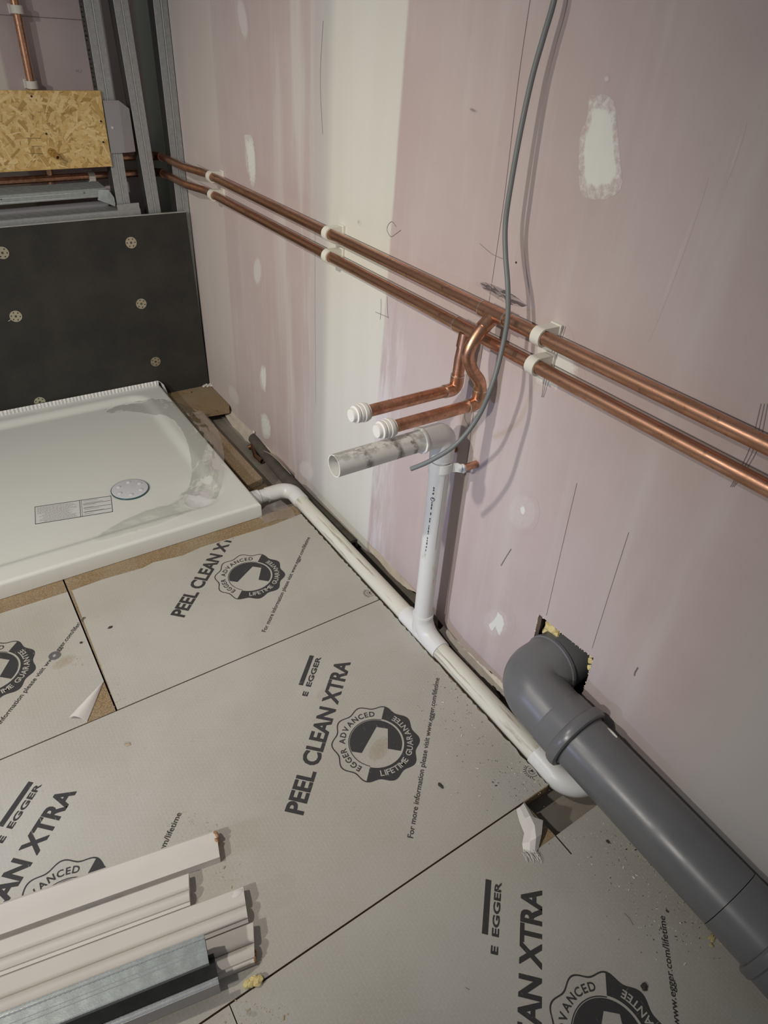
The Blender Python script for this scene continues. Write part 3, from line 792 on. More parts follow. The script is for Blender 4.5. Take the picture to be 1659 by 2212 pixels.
# ================================================================== METAL STUD FRAME
def stud(name, label, x0b, x1b, x0t, x1t, zb, zt, yf=2.349, depth=.050, web_left=True, group=None):
    """vertical C stud: front flange, side web, back flange, raised beaded ribs down the front flange"""
    t = thing(name, label, 'metal stud', ((x0b+x1b)/2, yf, zb), group)
    X0 = lambda z: x0b + (x0t-x0b)*(z-zb)/(zt-zb); X1 = lambda z: x1b + (x1t-x1b)*(z-zb)/(zt-zb)
    def plate(fa, fb, ya, yb):
        mb = MB(); vs = []
        for z in (zb, zt): vs += [(fa(z), ya, z), (fb(z), ya, z), (fb(z), yb, z), (fa(z), yb, z)]
        return mb.add(vs, [(0,3,2,1),(4,5,6,7),(0,1,5,4),(1,2,6,5),(2,3,7,6),(3,0,4,7)])
    # front flange with a shallow fold: two facets either side of a central crease
    mid = lambda z: (X0(z)+X1(z))/2 - .001
    obj('front_flange', plate(X0, lambda z: mid(z), yf, yf+.001), 'galv', t)
    obj('front_flange', plate(lambda z: mid(z)+.0012, X1, yf+.0012, yf+.0022), 'galv', t)
    if web_left: obj('web', plate(X0, lambda z: X0(z)+.001, yf+.001, yf+depth), 'galv_shaded', t)
    else: obj('web', plate(lambda z: X1(z)-.001, X1, yf+.0022, yf+depth), 'galv_shaded', t)
    obj('back_flange', plate(X0, X1, yf+depth, yf+depth+.001), 'galv', t)
    for nm, fx, rr in (('edge_bead', lambda z: X0(z)+.0012, .0008), ('rib_bead', lambda z: mid(z)+.0035, .0015)):
        n = int((zt-zb)/.0045); pth = []; rad = []
        for i in range(n*2+1):
            z = zb + (zt-zb)*i/(2*n); pth.append((fx(z), yf-.0002, z)); rad.append(rr if i % 2 else rr*.55)
        obj(nm, MB().tube(pth, rad, 5), 'galv_bright', t)
    return t
s1 = stud('metal_stud', 'galvanised stud beside the chipboard strand panel, with grey bracket on it', -.236, -.194, -.236, -.194, .664, 1.62, 2.355)
pv = WY(0, 0, 2.36)
stud('metal_stud', 'leaning galvanised stud second from the right wall', -.137, -.097, -.157, -.115, .60, 1.25, 2.357)
stud('metal_stud', 'galvanised stud standing in the corner against the pink wall', -.046, -.003, -.043, -.002, .02, 1.62, 2.352, .05, True)
# dark stamped marks down the webs
for xw, seed in ((-.2365, 3), (-.1475, 5)):
    rr = random.Random(seed); mb = MB()
    for i in range(22):
        z = .98 + i*.011; xo = xw + (-.0125*(z-.6)/.65 + .008 if seed == 5 else 0)
        for k in range(2): mb.box(xo-.0006, xo-.0002, 2.372 + rr.uniform(0, .014), 2.377 + rr.uniform(.004, .02), z + rr.uniform(0, .003), z + .002 + rr.uniform(.001, .004))
    o = obj('stamped_print', mb, 'hole_dark', s1 if seed == 3 else [x for x in bpy.data.objects if x.name == 'metal_stud.001'][0])
# noggin track across, with flared end, and the sill track on top of the black board
nt = thing('metal_track', 'galvanised cross track with tabbed end under the strand panel', 'metal track', (-.6, 2.36, .69))
def hx(x0, x1, za0, za1, zb0, zb1, y0, y1):
    return MB().add([(x0, y0, za0), (x1, y0, za1), (x1, y1, za1), (x0, y1, za0), (x0, y0, zb0), (x1, y0, zb1), (x1, y1, zb1), (x0, y1, zb0)],
                    [(0,3,2,1),(4,5,6,7),(0,1,5,4),(1,2,6,5),(2,3,7,6),(3,0,4,7)])
obj('face', hx(-1.3, -.262, .672, .692, .697, .716, 2.358, 2.359), 'galv_green', nt)
obj('top_flange', MB().add([(-1.3, 2.359, .697), (-.262, 2.359, .716), (-.272, 2.40, .728), (-1.3, 2.40, .709), (-1.3, 2.359, .698), (-.262, 2.359, .717), (-.272, 2.40, .729), (-1.3, 2.40, .710)], [(0,3,2,1),(4,5,6,7),(0,1,5,4),(1,2,6,5),(2,3,7,6),(3,0,4,7)]), 'galv_green', nt)
for dz in (.0045, .0165):
    n = 230; pth = [(-1.3 + 1.03*i/(2*n), 2.3575, .672 + .020*i/(2*n) + dz) for i in range(2*n+1)]
    obj('rib_bead', MB().tube(pth, [.0013 if i % 2 else .0006 for i in range(2*n+1)], 5), 'galv_bright', nt)
obj('end_tab', sheet([[(-.285, 2.357, .713), (-.255, 2.351, .712), (-.243, 2.349, .690)], [(-.290, 2.356, .690), (-.262, 2.349, .692), (-.243, 2.347, .672)], [(-.292, 2.357, .684), (-.27, 2.350, .676), (-.245, 2.348, .664)]], .0008), 'galv_green', nt, sharp=10)
for px, py in [(182, 416), (2, 430)]:
    obj('fixing_hole', MB().lathe([(.0028, 0), (.0028, .0006)], WY(px, py, 2.358), (0, -1, 0), 12), 'hole_dark', nt)
st = thing('metal_track', 'galvanised sill track lying along the top of the black board', 'metal track', (-.6, 2.36, .63))
obj('face', hx(-1.3, -.166, .612, .632, .632, .651, 2.351, 2.352), 'galv', st)
obj('top_flange', MB().add([(-1.3, 2.352, .632), (-.166, 2.352, .651), (-.166, 2.40, .655), (-1.3, 2.40, .636), (-1.3, 2.352, .633), (-.166, 2.352, .652), (-.166, 2.40, .656), (-1.3, 2.40, .637)], [(0,3,2,1),(4,5,6,7),(0,1,5,4),(1,2,6,5),(2,3,7,6),(3,0,4,7)]), 'galv', st)
obj('end_upright', hx(-.238, -.168, .648, .650, .668, .670, 2.3505, 2.3515), 'galv', st)
n = 220; obj('rib_bead', MB().tube([(-1.3 + 1.13*i/(2*n), 2.3508, .628 + .019*i/(2*n)) for i in range(2*n+1)], [.0009 if i % 2 else .0004 for i in range(2*n+1)], 5), 'galv_bright', st)
obj('back_web', hx(-.60, -.25, .640, .652, .664, .672, 2.402, 2.403), 'galv_flat', st)
# grey sheet bracket on the first stud
br = thing('steel_bracket', 'plain grey folded steel bracket screwed to the stud beside the strand panel', 'bracket', (-.2, 2.345, .81))
BK = [(p.x, p.z) for p in (WY(*q, 2.348) for q in [(222, 217), (256, 217), (277, 235), (291, 328), (270, 330), (240, 331)])]
fold = [(p.x, p.z) for p in (WY(*q, 2.348) for q in [(222, 217), (256, 217), (270, 330), (240, 331)])]
obj('plate', MB().slab(fold, [], lambda a, b, t: (a, t, b), 2.348, 2.3492), 'galv_flat', br)
wing = [WY(*q, 2.348) for q in [(256, 217), (277, 235), (291, 328), (270, 330)]]
wing[1] += Vector((.004, .007, 0)); wing[2] += Vector((.004, .007, 0))
obj('folded_wing', sheet([[wing[0], wing[1]], [wing[3], wing[2]]], .0012), 'galv_flat', br, sharp=10)
obj('screw', MB().lathe([(.004, 0), (.003, .002), (.0001, .0025)], WY(243, 276, 2.348), (0, -1, 0), 10), 'galv_bright', br)

# ================================================================== OSB PANEL with brass outlet
ob = thing('osb_panel', 'yellow oriented strand board panel fixed between the metal studs', 'board', (-.45, 2.345, .775))
OX0, OX1, OZ0, OZ1 = -.95, -.2345, .7765, .974
obj('board', MB().slab([(OX0, .768), (OX1, .7785), (OX1+.002, .976), (OX0, .968)], [], lambda a, b, t: (a, t, b), 2.3445, 2.3545), 'osb_base', ob, sharp=20)
rr = random.Random(5); mb = MB(); tones = []
for i in range(950):
    L = rr.choice((rr.uniform(.012, .05), rr.uniform(.03, .075))); Wd = rr.uniform(.004, .016); a = rr.uniform(0, PI)
    cx_, cz_ = rr.uniform(-.95, OX1-.006), rr.uniform(OZ0+.004, OZ1-.004)
    y = 2.3444 - i*.0000010
    q = []
    for s, w in ((-1, -1), (1, -1), (1, 1), (-1, 1)):
        u = s*L/2*rr.uniform(.8, 1.05); v = w*Wd/2*rr.uniform(.6, 1.1)
        q.append((min(OX1+.0005, max(OX0, cx_ + u*math.cos(a) - v*math.sin(a))), min(OZ1, max(OZ0+.0015, cz_ + u*math.sin(a) + v*math.cos(a)))))
    mb.add([(X, y, Z) for X, Z in q], [(0, 1, 2, 3)])
    k = rr.random(); tn = Vector((.60, .41, .15)).lerp(Vector((.74, .57, .28)), k) if rr.random() < .86 else Vector((.36, .23, .07)).lerp(Vector((.52, .34, .12)), k)
    tones += [(*tn, 1.0)]*4
so = obj('strands', mb, 'osb_strand', ob, sharp=0, fix=False)
ca_ = so.data.color_attributes.new('tone', 'FLOAT_COLOR', 'POINT'); ca_.data.foreach_set('color', [c for t in tones for c in t]); so['kind'] = 'stuff'
mb = MB()
for i in range(190):
    x, z, a = rr.uniform(-.94, OX1-.01), rr.uniform(OZ0+.01, OZ1-.01), rr.uniform(0, PI); l = rr.uniform(.001, .006)
    mb.obox((x, 2.3433, z), (math.cos(a), 0, math.sin(a)), (0, 1, 0), (-math.sin(a), 0, math.cos(a)), l, .0001, rr.uniform(.0003, .0009))
o = obj('strand_gaps', mb, 'mdf_core', ob); o['kind'] = 'stuff'
for px, py in [(68, 208), (218, 262), (223, 307), (100, 289)]:
    obj('drill_hole', MB().lathe([(.0028, 0), (.0028, .0008)], WY(px, py, 2.3436), (0, -1, 0), 12), 'hole_dark', ob)
for (x0, y0), (x1, y1) in [((56, 298), (87, 299)), ((68, 316), (91, 316)), ((68, 332), (93, 332))]:
    obj('pencil_stroke', MB().tube([WY(x0, y0, 2.3432), WY(x1, y1, 2.3432)], .0006, 4), 'dirt_line', ob)
bf = thing('brass_fitting', 'brass threaded outlet poking through the strand board panel', 'pipe fitting', tuple(WY(113, 335, 2.344)))
c0 = WY(110, 328, 2.342); ax = Vector((.28, -1, -.30))
obj('collar', MB().lathe([(.0105, 0), (.0105, .005), (.0085, .006), (.0085, .011)], c0, ax, 20), 'brass', bf)
obj('hex_nut', MB().lathe([(.0095, .011), (.0095, .019), (.007, .020)], c0, ax, 6), 'brass', bf, sharp=20)
obj('spigot', MB().tube([c0 + ax.normalized()*.02, c0 + ax.normalized()*.036], .0068, 16, inner=.0045), 'brass', bf)

# ================================================================== COPPER
def clip(name, label, loc, axis, outw, group):
    """white nylon pipe clip: ring round the pipe, block to the wall"""
    t = thing(name, label, 'pipe clip', loc, group); axis = Vector(axis); outw = Vector(outw); loc = Vector(loc)
    dist = .035; third = axis.cross(outw)
    ou = [(0, -.0145), (dist, -.0150)] + [(dist + .0155*math.sin(a_), -.0155*math.cos(a_)) for a_ in [PI*i/14 for i in range(1, 14)]] + [(dist, .0150), (0, .0145)]
    ho = [(dist + .0113*math.cos(2*PI*i/22), .0113*math.sin(2*PI*i/22)) for i in range(22)]
    obj('clip_body', MB().slab(ou, [ho], lambda a_, b_, t_: loc + outw*a_ + third*b_ + axis*t_, -.0095, .0095), 'nylon_clip', t, bevel=.0015, sharp=30)
    obj('clip_foot', MB().obox(loc + outw*.003, axis, third, outw, .0115, .0165, .003), 'nylon_clip', t, bevel=.001)
    return t
GC = 'nylon clips on the copper runs'
for y, a, b in ((.686, 'just right of the hanging grey cable', 'just right of the hanging grey cable'), (1.354, 'on the white jointing band', 'on the white jointing band'), (2.037, 'nearest the metal frame', 'nearest the metal frame')):
    clip('pipe_clip', 'white nylon clip on the upper copper pipe ' + a, (0, y, .793), (0, 1, 0), (-1, 0, 0), GC)
    clip('pipe_clip', 'white nylon clip on the lower copper pipe ' + b, (0, y, .744), (0, 1, 0), (-1, 0, 0), GC)
RC = .011
def run(name, label, z, zl, ytee, elbow_y):
    t = thing(name, label, 'pipe', (-.035, .9, z))
    pth = fillet([(-.035, -.6, z+.003), (-.035, .6, z), (-.035, 2.10, z+.001), (-.062, 2.19, z+.002), (-.063, 2.40, z+.001)], .06)
    obj('pipe', MB().tube(pth, RC, 18), 'copper', t)
    obj('elbow', MB().tube(fillet([(-.063, 2.39, z), (-.063, 2.436, zl), (-.105, 2.436, zl)], .018), .0128, 16), 'copper_dull', t)
    obj('back_run', MB().tube([(-.095, 2.436, zl), (-1.0, 2.436, zl-.014)], RC, 16), 'copper', t)
    obj('tee', MB().tube([(-.035, ytee-.030, z), (-.035, ytee+.030, z)], .0128, 20), 'copper', t)
    for s in (-1, 1): obj('solder_ring', MB().tube([(-.035, ytee+s*.030-.0012, z), (-.035, ytee+s*.030+.0012, z)], .0132, 20), 'solder', t)
    return t
lowr = run('copper_pipe', 'lower copper pipe along the pink wall, with straight capped branch', .744, .741, .858, 2.385)
uppr = run('copper_pipe', 'upper copper pipe along the pink wall, with swept capped branch', .793, .789, .797, 2.400)
def branch(t, yb, drop, zb, xcap, mat='copper'):
    obj('drop', MB().tube(drop, RC, 18), mat, t)
    a = drop[0]; d = (Vector(drop[1])-Vector(drop[0])).normalized(); obj('tee_socket', MB().tube([Vector(a), Vector(a)+d*.026], .0128, 18), 'copper', t)
    e = drop[-1]
    obj('elbow', MB().tube(fillet([(e[0], yb, zb+.028), (e[0], yb, zb), (e[0]-.026, yb, zb)], .014), .0128, 18), 'copper', t)
    for p, q in (((e[0], yb, zb+.0265), (e[0], yb, zb+.0290)), ((e[0]-.0250, yb, zb), (e[0]-.0275, yb, zb))):
        obj('solder_ring', MB().tube([p, q], .0131, 18), 'solder', t)
    obj('branch', MB().tube([(e[0]-.02, yb, zb), (xcap+.005, yb, zb)], RC, 18), 'copper', t)
    cap = obj('stop_end', MB().lathe([(.0135, -.002), (.0168, -.001), (.0172, .003), (.0172, .006), (.0160, .0065), (.0160, .013), (.0150, .0135), (.0150, .016), (.0158, .0165), (.0158, .021), (.0120, .022), (.0120, .027), (.0110, .029), (.0001, .029)], (xcap, yb, zb), (-1, 0, 0), 28), 'nylon_cap', t, label='white push-fit stop end')
    obj('collet', MB().lathe([(.0122, .0), (.0152, .0005), (.0152, .004), (.0122, .0045)], (xcap+.006, yb, zb), (-1, 0, 0), 24, True), 'nylon_clip', cap)
branch(lowr, .858, [(-.037, .858, .738), (-.042, .858, .69), (-.043, .858, .645)], .630, -.247)
branch(uppr, .797, smooth_path([(-.037, .797, .787), (-.060, .797, .768), (-.078, .797, .742), (-.080, .797, .722), (-.064, .796, .694), (-.046, .795, .672), (-.040, .795, .650), (-.040, .795, .640)], 6), .626, -.234)
# upright copper pipe on the back wall
vp = thing('copper_pipe', 'upright copper pipe on the back wall above the strand panel', 'pipe', (-.395, 2.44, .95))
obj('pipe', MB().tube([(-.402, 2.441, .72), (-.388, 2.441, 1.7)], RC, 18), 'copper', vp)
for px, py, nm in ((36, 20, 'upper'), (69, 183, 'lower')):
    p = WY(px, py, 2.441); clip('pipe_clip', 'white nylon clip holding the upright copper pipe, the %s one' % nm, (p.x, 2.472, p.z), (0, 0, 1), (0, -1, 0), 'nylon clips on the upright pipe')
p = WY(198, 385, 2.436); clip('pipe_clip', 'white nylon clip on the pipe below the strand panel', (p.x, 2.471, .735), (1, 0, 0), (0, -1, 0), GC)
# copper offcut elbow lying on the concrete
ce = thing('copper_elbow', 'short tarnished bent copper offcut lying on the concrete by the wall', 'pipe offcut', (-.045, 1.80, -.045))
pth = fillet([WZ(536, 966, -.043), WZ(545, 963, -.040), WZ(552, 985, -.043), WZ(566, 996, -.043)], .012, 6)
obj('bent_tube', MB().tube(pth, .0078, 14, inner=.0062), 'copper_dull', ce)
obj('socket', MB().tube([pth[-1] + (pth[-2]-pth[-1]).normalized()*.012, pth[-1] + (pth[-1]-pth[-2]).normalized()*.002], .0098, 14, inner=.0075), 'copper_dull', ce)

# ================================================================== WHITE WASTE PIPE
wp = thing('waste_pipe', 'white plastic waste pipe along the wall with upright and open stub', 'pipe', (-.064, .9, -.02))
RW = .0212; ZF = .004; XF = -.0640
obj('tray_outlet', MB().tube([(-.192, 1.537, ZF), (-.165, 1.537, ZF)], .024, 22), 'pvc_fitting', wp)
obj('outlet_pipe', MB().tube([(-.168, 1.537, ZF), (-.130, 1.536, ZF)], RW, 22), 'pvc_white', wp)
bendp = fillet([(-.140, 1.536, ZF), (XF, 1.535, ZF), (XF, 1.452, ZF)], .042, 12)
obj('swept_bend', MB().tube(bendp, .0238, 24), 'pvc_fitting', wp)
obj('floor_run', MB().tube([(XF, 1.46, ZF), (XF, .86, ZF)], RW, 24), 'pvc_floor', wp)
obj('tee_body', MB().tube([(XF, .905, ZF), (XF, .765, ZF)], .0240, 24), 'pvc_fitting', wp)
obj('tee_sweep', MB().tube(smooth_path([(XF, .843, .060), (XF, .838, .035), (XF, .815, .012), (XF, .77, ZF)], 6), .0238, 24), 'pvc_fitting', wp)
obj('tee_socket', MB().lathe([(.0235, -.03), (.0235, .030), (.0252, .032), (.0252, .038), (.0215, .0385)], (XF, .8435, .022), (0, 0, 1), 26), 'pvc_fitting', wp)
obj('floor_run', MB().tube([(XF, .78, ZF), (XF, .43, ZF-.001)], RW, 24), 'pvc_floor', wp)
obj('end_bend', MB().tube(fillet([(XF, .448, ZF-.001), (XF, .365, -.003), (.03, .335, -.01)], .05, 12), .0242, 24), 'pvc_fitting', wp)
SX = -.0645
stk = obj('upright', MB().tube([(SX, .8435, .05), (SX-.0005, .850, .50)], RW, 26), 'pvc_white', wp)
obj('top_elbow', MB().tube(fillet([(SX, .850, .487), (SX, .850, .543), (SX-.058, .850, .543)], .018, 10), .0245, 26), 'pvc_fitting', wp)
obj('elbow_lip', MB().lathe([(.0215, 0), (.0262, 0), (.0268, .002), (.0262, .005), (.0215, .005)], (SX-.0545, .850, .543), (-1, 0, 0), 26, True), 'pvc_fitting', wp)
obj('stub', MB().tube([(SX-.05, .850, .543), (-.190, .850, .543), (-.312, .850, .543)], RW, 28, inner=.0190), 'pvc_grimy', wp, label='grimy open-ended stub')
obj('coupling_seam', MB().tube([(-.1835, .850, .543), (-.1845, .850, .543)], RW+.0003, 28), 'label_ink_faint', wp)
# maker's print down the upright: illegible dashes and a small ring mark
mb = MB(); rr = random.Random(9); z = .43
ang = math.atan2(-.5, -.86)
def on_stack(da, z): a = PI*1.13 + da; return Vector((SX + (RW+.0003)*math.cos(a), .847 + (RW+.0003)*math.sin(a), z))
while z > .20:
    l = rr.uniform(.002, .007)
    mb.add([on_stack(-.06, z), on_stack(.06 + rr.uniform(-.03, .03), z), on_stack(.06, z-l), on_stack(-.06 + rr.uniform(-.02, .02), z-l)], [(0, 1, 2, 3)])
    z -= l + rr.choice((.0015, .002, .004, .008))
obj('stamped_print', mb, 'label_ink', stk, sharp=0, fix=False)
mb = MB()
for i in range(16):
    a0, a1 = 2*PI*i/16, 2*PI*(i+1)/16
    mb.add([on_stack(.22*math.cos(a)*r, .4 + .005*math.sin(a)*r) for a, r in ((a0, 1), (a1, 1), (a1, .75), (a0, .75))], [(0, 1, 2, 3)])
obj('stamped_mark', mb, 'label_ink', stk, sharp=0, fix=False)
mb = MB(); mb.add([on_stack(.95, .46), on_stack(.985, .46), on_stack(1.0, .08), on_stack(.97, .08)], [(0, 1, 2, 3)]); obj('dirt_streak', mb, 'dirt_line', stk, sharp=0, fix=False)
# saddle clip standing off the wall on copper spacers
sd = thing('saddle_clip', 'white saddle clip round the upright waste pipe, on copper spacers', 'pipe clip', (-.035, .848, .46))
zc = .474
ringp = []
for i in range(21):
    a = math.radians(-78) - math.radians(204)*i/20
    ringp.append((a,))
band_o = MB(); rows = []
for i in range(25):
    a = math.radians(60 + 240*i/24)
    rows.append([(SX + (RW+.0014)*math.cos(a), .848 + (RW+.0014)*math.sin(a), zc+dz) for dz in (-.010, .010)])
obj('band', sheet(rows, .0022), 'pvc_fitting', sd)
for s in (-1, 1):
    rows = [[(SX + (RW+.0014)*math.cos(math.radians(60)), .848 + s*(RW+.0014)*math.sin(math.radians(60)), zc+dz) for dz in (-.010, .010)],
            [(-.043, .848 + s*.0245, zc+dz) for dz in (-.010, .010)], [(-.0375, .848 + s*.034, zc+dz) for dz in (-.0085, .0085)]]
    obj('arm', sheet(rows, .0022), 'pvc_fitting', sd)
    lug = obj('lug', MB().lathe([(.0095, 0), (.0095, .003), (.0085, .0036), (.0001, .0036)], (-.0345, .848+s*.034, zc), (-1, 0, 0), 20), 'pvc_fitting', sd)
    obj('screw', MB().lathe([(.0042, .0036), (.0036, .0050), (.0010, .0051), (.0008, .0042), (.0001, .0042)], (-.0345, .848+s*.034, zc), (-1, 0, 0), 10), 'steel', lug)
    obj('spacer', MB().tube([(-.0345, .848+s*.034, zc), (-.0008, .848+s*.034, zc)], .0075, 18), 'copper', sd, label='copper tube spacer')

# ================================================================== SOIL PIPE
sp = thing('soil_pipe', 'thick dark grey soil pipe running along the wall into the square hole', 'pipe', (-.066, .2, .05))
def SA(y): t = (.40-y)/.30; return Vector((-.072 + .010*t, y, .152 - .030*t))
RS = .055
obj('pipe', MB().tube([SA(.40), SA(.06)], RS, 48), 'soil_grey', sp)
obj('pipe', MB().tube([SA(.059), SA(-.55)], RS+.0006, 48), 'soil_grey', sp)
obj('coupling', MB().lathe([(.0555, 0), (.0605, .001), (.063, .004), (.063, .016), (.060, .019), (.060, .075), (.0555, .08)], SA(-.005), SA(-.1)-SA(0), 44), 'soil_grey', sp)
e0 = SA(.445); d0 = (SA(.5)-SA(.4)).normalized()
arc = fillet([SA(.425), SA(.512) + Vector((0, 0, .006)), Vector((.0, .512, .178)), Vector((.06, .512, .180))], .068, 20)
obj('elbow', MB().tube(arc, [.0585]*len(arc), 44), 'soil_grey', sp)
obj('socket', MB().lathe([(.0585, .030), (.0600, .026), (.0605, -.020), (.0612, -.022)], SA(.40), d0, 48), 'soil_grey', sp)
obj('socket_ring', MB().lathe([(.0560, -.031), (.0620, -.0315), (.0660, -.029), (.0672, -.023), (.0665, -.015), (.0640, -.010), (.0600, -.008)], SA(.40), d0, 56), 'soil_grey', sp)
obj('rubber_seal', MB().lathe([(.0545, -.030), (.0592, -.0322), (.0592, -.0300), (.0545, -.028)], SA(.40), d0, 48, True), 'rubber_black', sp)
obj('wall_collar', MB().lathe([(.0585, 0), (.0615, .001), (.0615, .007), (.0585, .008)], (-.012, .512, .177), (1, 0, 0), 44, True), 'soil_grey', sp)

# ================================================================== GREY CABLE
cb = thing('electric_cable', 'loose grey cable hanging down the wall over the copper pipes', 'cable', (-.1, .8, .45))
cpx = [(1212, -90, .026), (1197, 0, .028), (1174, 80, .030), (1150, 165, .034), (1126, 275, .040), (1105, 390, .046), (1092, 480, .050), (1092, 550, .055), (1097, 620, .062), (1096, 690, .066), (1083, 760, .076), (1062, 835, .098), (1030, 905, .115), (985, 960, .145), (930, 995, .175), (888, 1013, .195)]
obj('sheath', MB().tube(smooth_path([WX(x, y, -d) for x, y, d in cpx], 7), .0042, 12), 'cable_grey', cb)

# ================================================================== SHOWER TRAY
tr = thing('shower_tray', 'white rectangular shower tray set against the black board', 'shower tray', (-.8, 1.9, 0))
TX0, TX1, TY0, TY1, TZ = -1.50, -.197, 1.449, 2.333, .047
def sstep(t): t = max(0, min(1, t)); return t*t*(3-2*t)
def tray_z(x, y):
    # distance inside the recessed rounded rectangle
    cx, cy, hx_, hy_, r = (-1.44-.262)/2, (1.512+2.285)/2, (1.44-.262)/2, (2.285-1.512)/2, .075
    qx, qy = abs(x-cx)-hx_+r, abs(y-cy)-hy_+r
    d = math.hypot(max(qx, 0), max(qy, 0)) + min(max(qx, qy), 0) - r
    z = TZ - .016*sstep(-d/.030)
    dd = math.hypot(x+.335, y-1.58); z -= .004*sstep(1-(dd-.045)/.08)
    e = min(TX1-x, y-TY0); 
    if e < .009: z -= .009 - math.sqrt(max(0, .009**2-(.009-e)**2))
    return z
xs = [TX0 + (TX1-TX0)*i/150 for i in range(145)] + [TX1 - .0435*(1-i/17)**1.6 for i in range(18)]
ys = [TY0 + .042*(i/17)**1.6 for i in range(18)] + [TY0 + .042 + (TY1-TY0-.042)*i/110 for i in range(1, 111)]
xs = sorted(set(round(x, 6) for x in xs)); mb = MB()
nx, ny = len(xs), len(ys)
vs = [(x, y, tray_z(x, y)) for y in ys for x in xs]
fs = [(j*nx+i, j*nx+i+1, (j+1)*nx+i+1, (j+1)*nx+i) for j in range(ny-1) for i in range(nx-1)]
mb.add(vs, fs); o0 = len(mb.v)
per = [i for i in range(nx)] + [j*nx+nx-1 for j in range(1, ny)] + [(ny-1)*nx+i for i in reversed(range(nx-1))] + [j*nx for j in reversed(range(1, ny-1))]
for i in per: mb.v.append(Vector((mb.v[i].x, mb.v[i].y - (.006 if mb.v[i].y < TY0+.001 else 0)*0, .0006)))
k = len(per)
for i in range(k): mb.f.append((per[i], o0+i, o0+(i+1) % k, per[(i+1) % k]))
obj('tray_body', mb, 'acrylic_white', tr, sharp=50)
# flexible sealing strip with ribs along the back rim
rows = []
n = 400
for i in range(n+1):
    x = -1.45 + (1.45-.200)*i/n; w = math.sin(2*PI*x/.0118)
    rows.append([(x, 2.327 - .0022*w, TZ-.001), (x, 2.3265 - .0024*w, TZ+.008), (x, 2.331 - .0020*w, TZ+.0135 + .0012*w)])
obj('sealing_strip', sheet(rows, .0012), 'seal_strip', tr)
obj('strip_tail', sheet([[(-.205, 2.329, .062), (-.196, 2.320, .060)], [(-.192, 2.328, .055), (-.186, 2.312, .050)], [(-.187, 2.325, .030), (-.181, 2.300, .026)], [(-.184, 2.322, .008), (-.180, 2.292, .004)]], .0008), 'seal_strip', tr)
dc = Vector((-.332, 1.578, tray_z(-.332, 1.578)))
wst = obj('waste_ring', MB().lathe([(.046, .0002), (.050, .0008), (.050, .0018), (.046, .0024), (.043, .0015)], dc, (0, 0, 1), 40, True), 'acrylic_white', tr)
obj('waste_hole', MB().lathe([(.0432, -.0005), (.0432, .0008)], dc, (0, 0, 1), 40), 'seal_strip', tr)
# data label
def tz(px, py, dz=.0004):
    p = WZ(px, py, .031); p.z = tray_z(p.x, p.y) + dz; return p
L4 = [tz(75, 1095), tz(76, 1133), tz(244, 1106), tz(240, 1071)]
lab = obj('data_label', MB().add([*L4], [(0, 1, 2, 3)]), 'paper_label', tr, sharp=0, label='printed data label with black border')
def lq(u, v, dz=.0003): a = L4[0].lerp(L4[3], u); b = L4[1].lerp(L4[2], u); p = a.lerp(b, v); return p + Vector((0, 0, dz))
mb = MB()
def lrect(m, u0, u1, v0, v1): m.add([lq(u0, v0), lq(u1, v0), lq(u1, v1), lq(u0, v1)], [(0, 1, 2, 3)])
for u0, u1, v0, v1 in ((0, 1, 0, .03), (0, 1, .97, 1), (0, .007, 0, 1), (.993, 1, 0, 1), (.575, .582, 0, 1), (.60, .604, 0, 1), (.62, .985, .28, .30), (.62, .985, .52, .54), (.62, .985, .76, .78)): lrect(mb, u0, u1, v0, v1)
obj('label_border', mb, 'label_ink', lab, sharp=0, fix=False)
mb = MB(); rr = random.Random(3)
for i in range(15):
    v = .08 + i*.059; u0 = .03 + (rr.uniform(0, .1) if i > 6 else 0); u1 = rr.uniform(.42, .55); u = u0
    while u < u1: w = rr.uniform(.012, .04); lrect(mb, u, min(u+w, u1), v, v+.022); u += w + .008
for i in range(7): lrect(mb, .63, .63 + rr.uniform(.08, .3), .08 + i*.13, .105 + i*.13)
obj('label_text', mb, 'label_ink_faint', lab, sharp=0, fix=False)

# round clear cover lying in the tray
p = WZ(281, 1058, .032); zt = tray_z(p.x, p.y)
cv_ = thing('waste_cover', 'round clear plastic waste cover lying loose in the tray', 'cover', (p.x, p.y, zt))
obj('disc', MB().lathe([(.0001, .006), (.047, .006), (.051, .005), (.052, .003), (.051, .0012), (.0001, .0012)], (p.x, p.y, zt), (0, 0, 1), 48), 'clear_plastic', cv_)
obj('rim', MB().lathe([(.0512, .0005), (.0532, .0015), (.0532, .0042), (.0512, .0052)], (p.x, p.y, zt), (0, 0, 1), 56, True), 'teal_rim', cv_)
for i in range(6):
    a = 2*PI*i/6 + .35
    obj('dimple', MB().lathe([(.0065, .006), (.0062, .0075), (.004, .0088), (.0001, .0092)], (p.x+.034*math.cos(a), p.y+.034*math.sin(a), zt), (0, 0, 1), 16), 'clear_plastic', cv_)

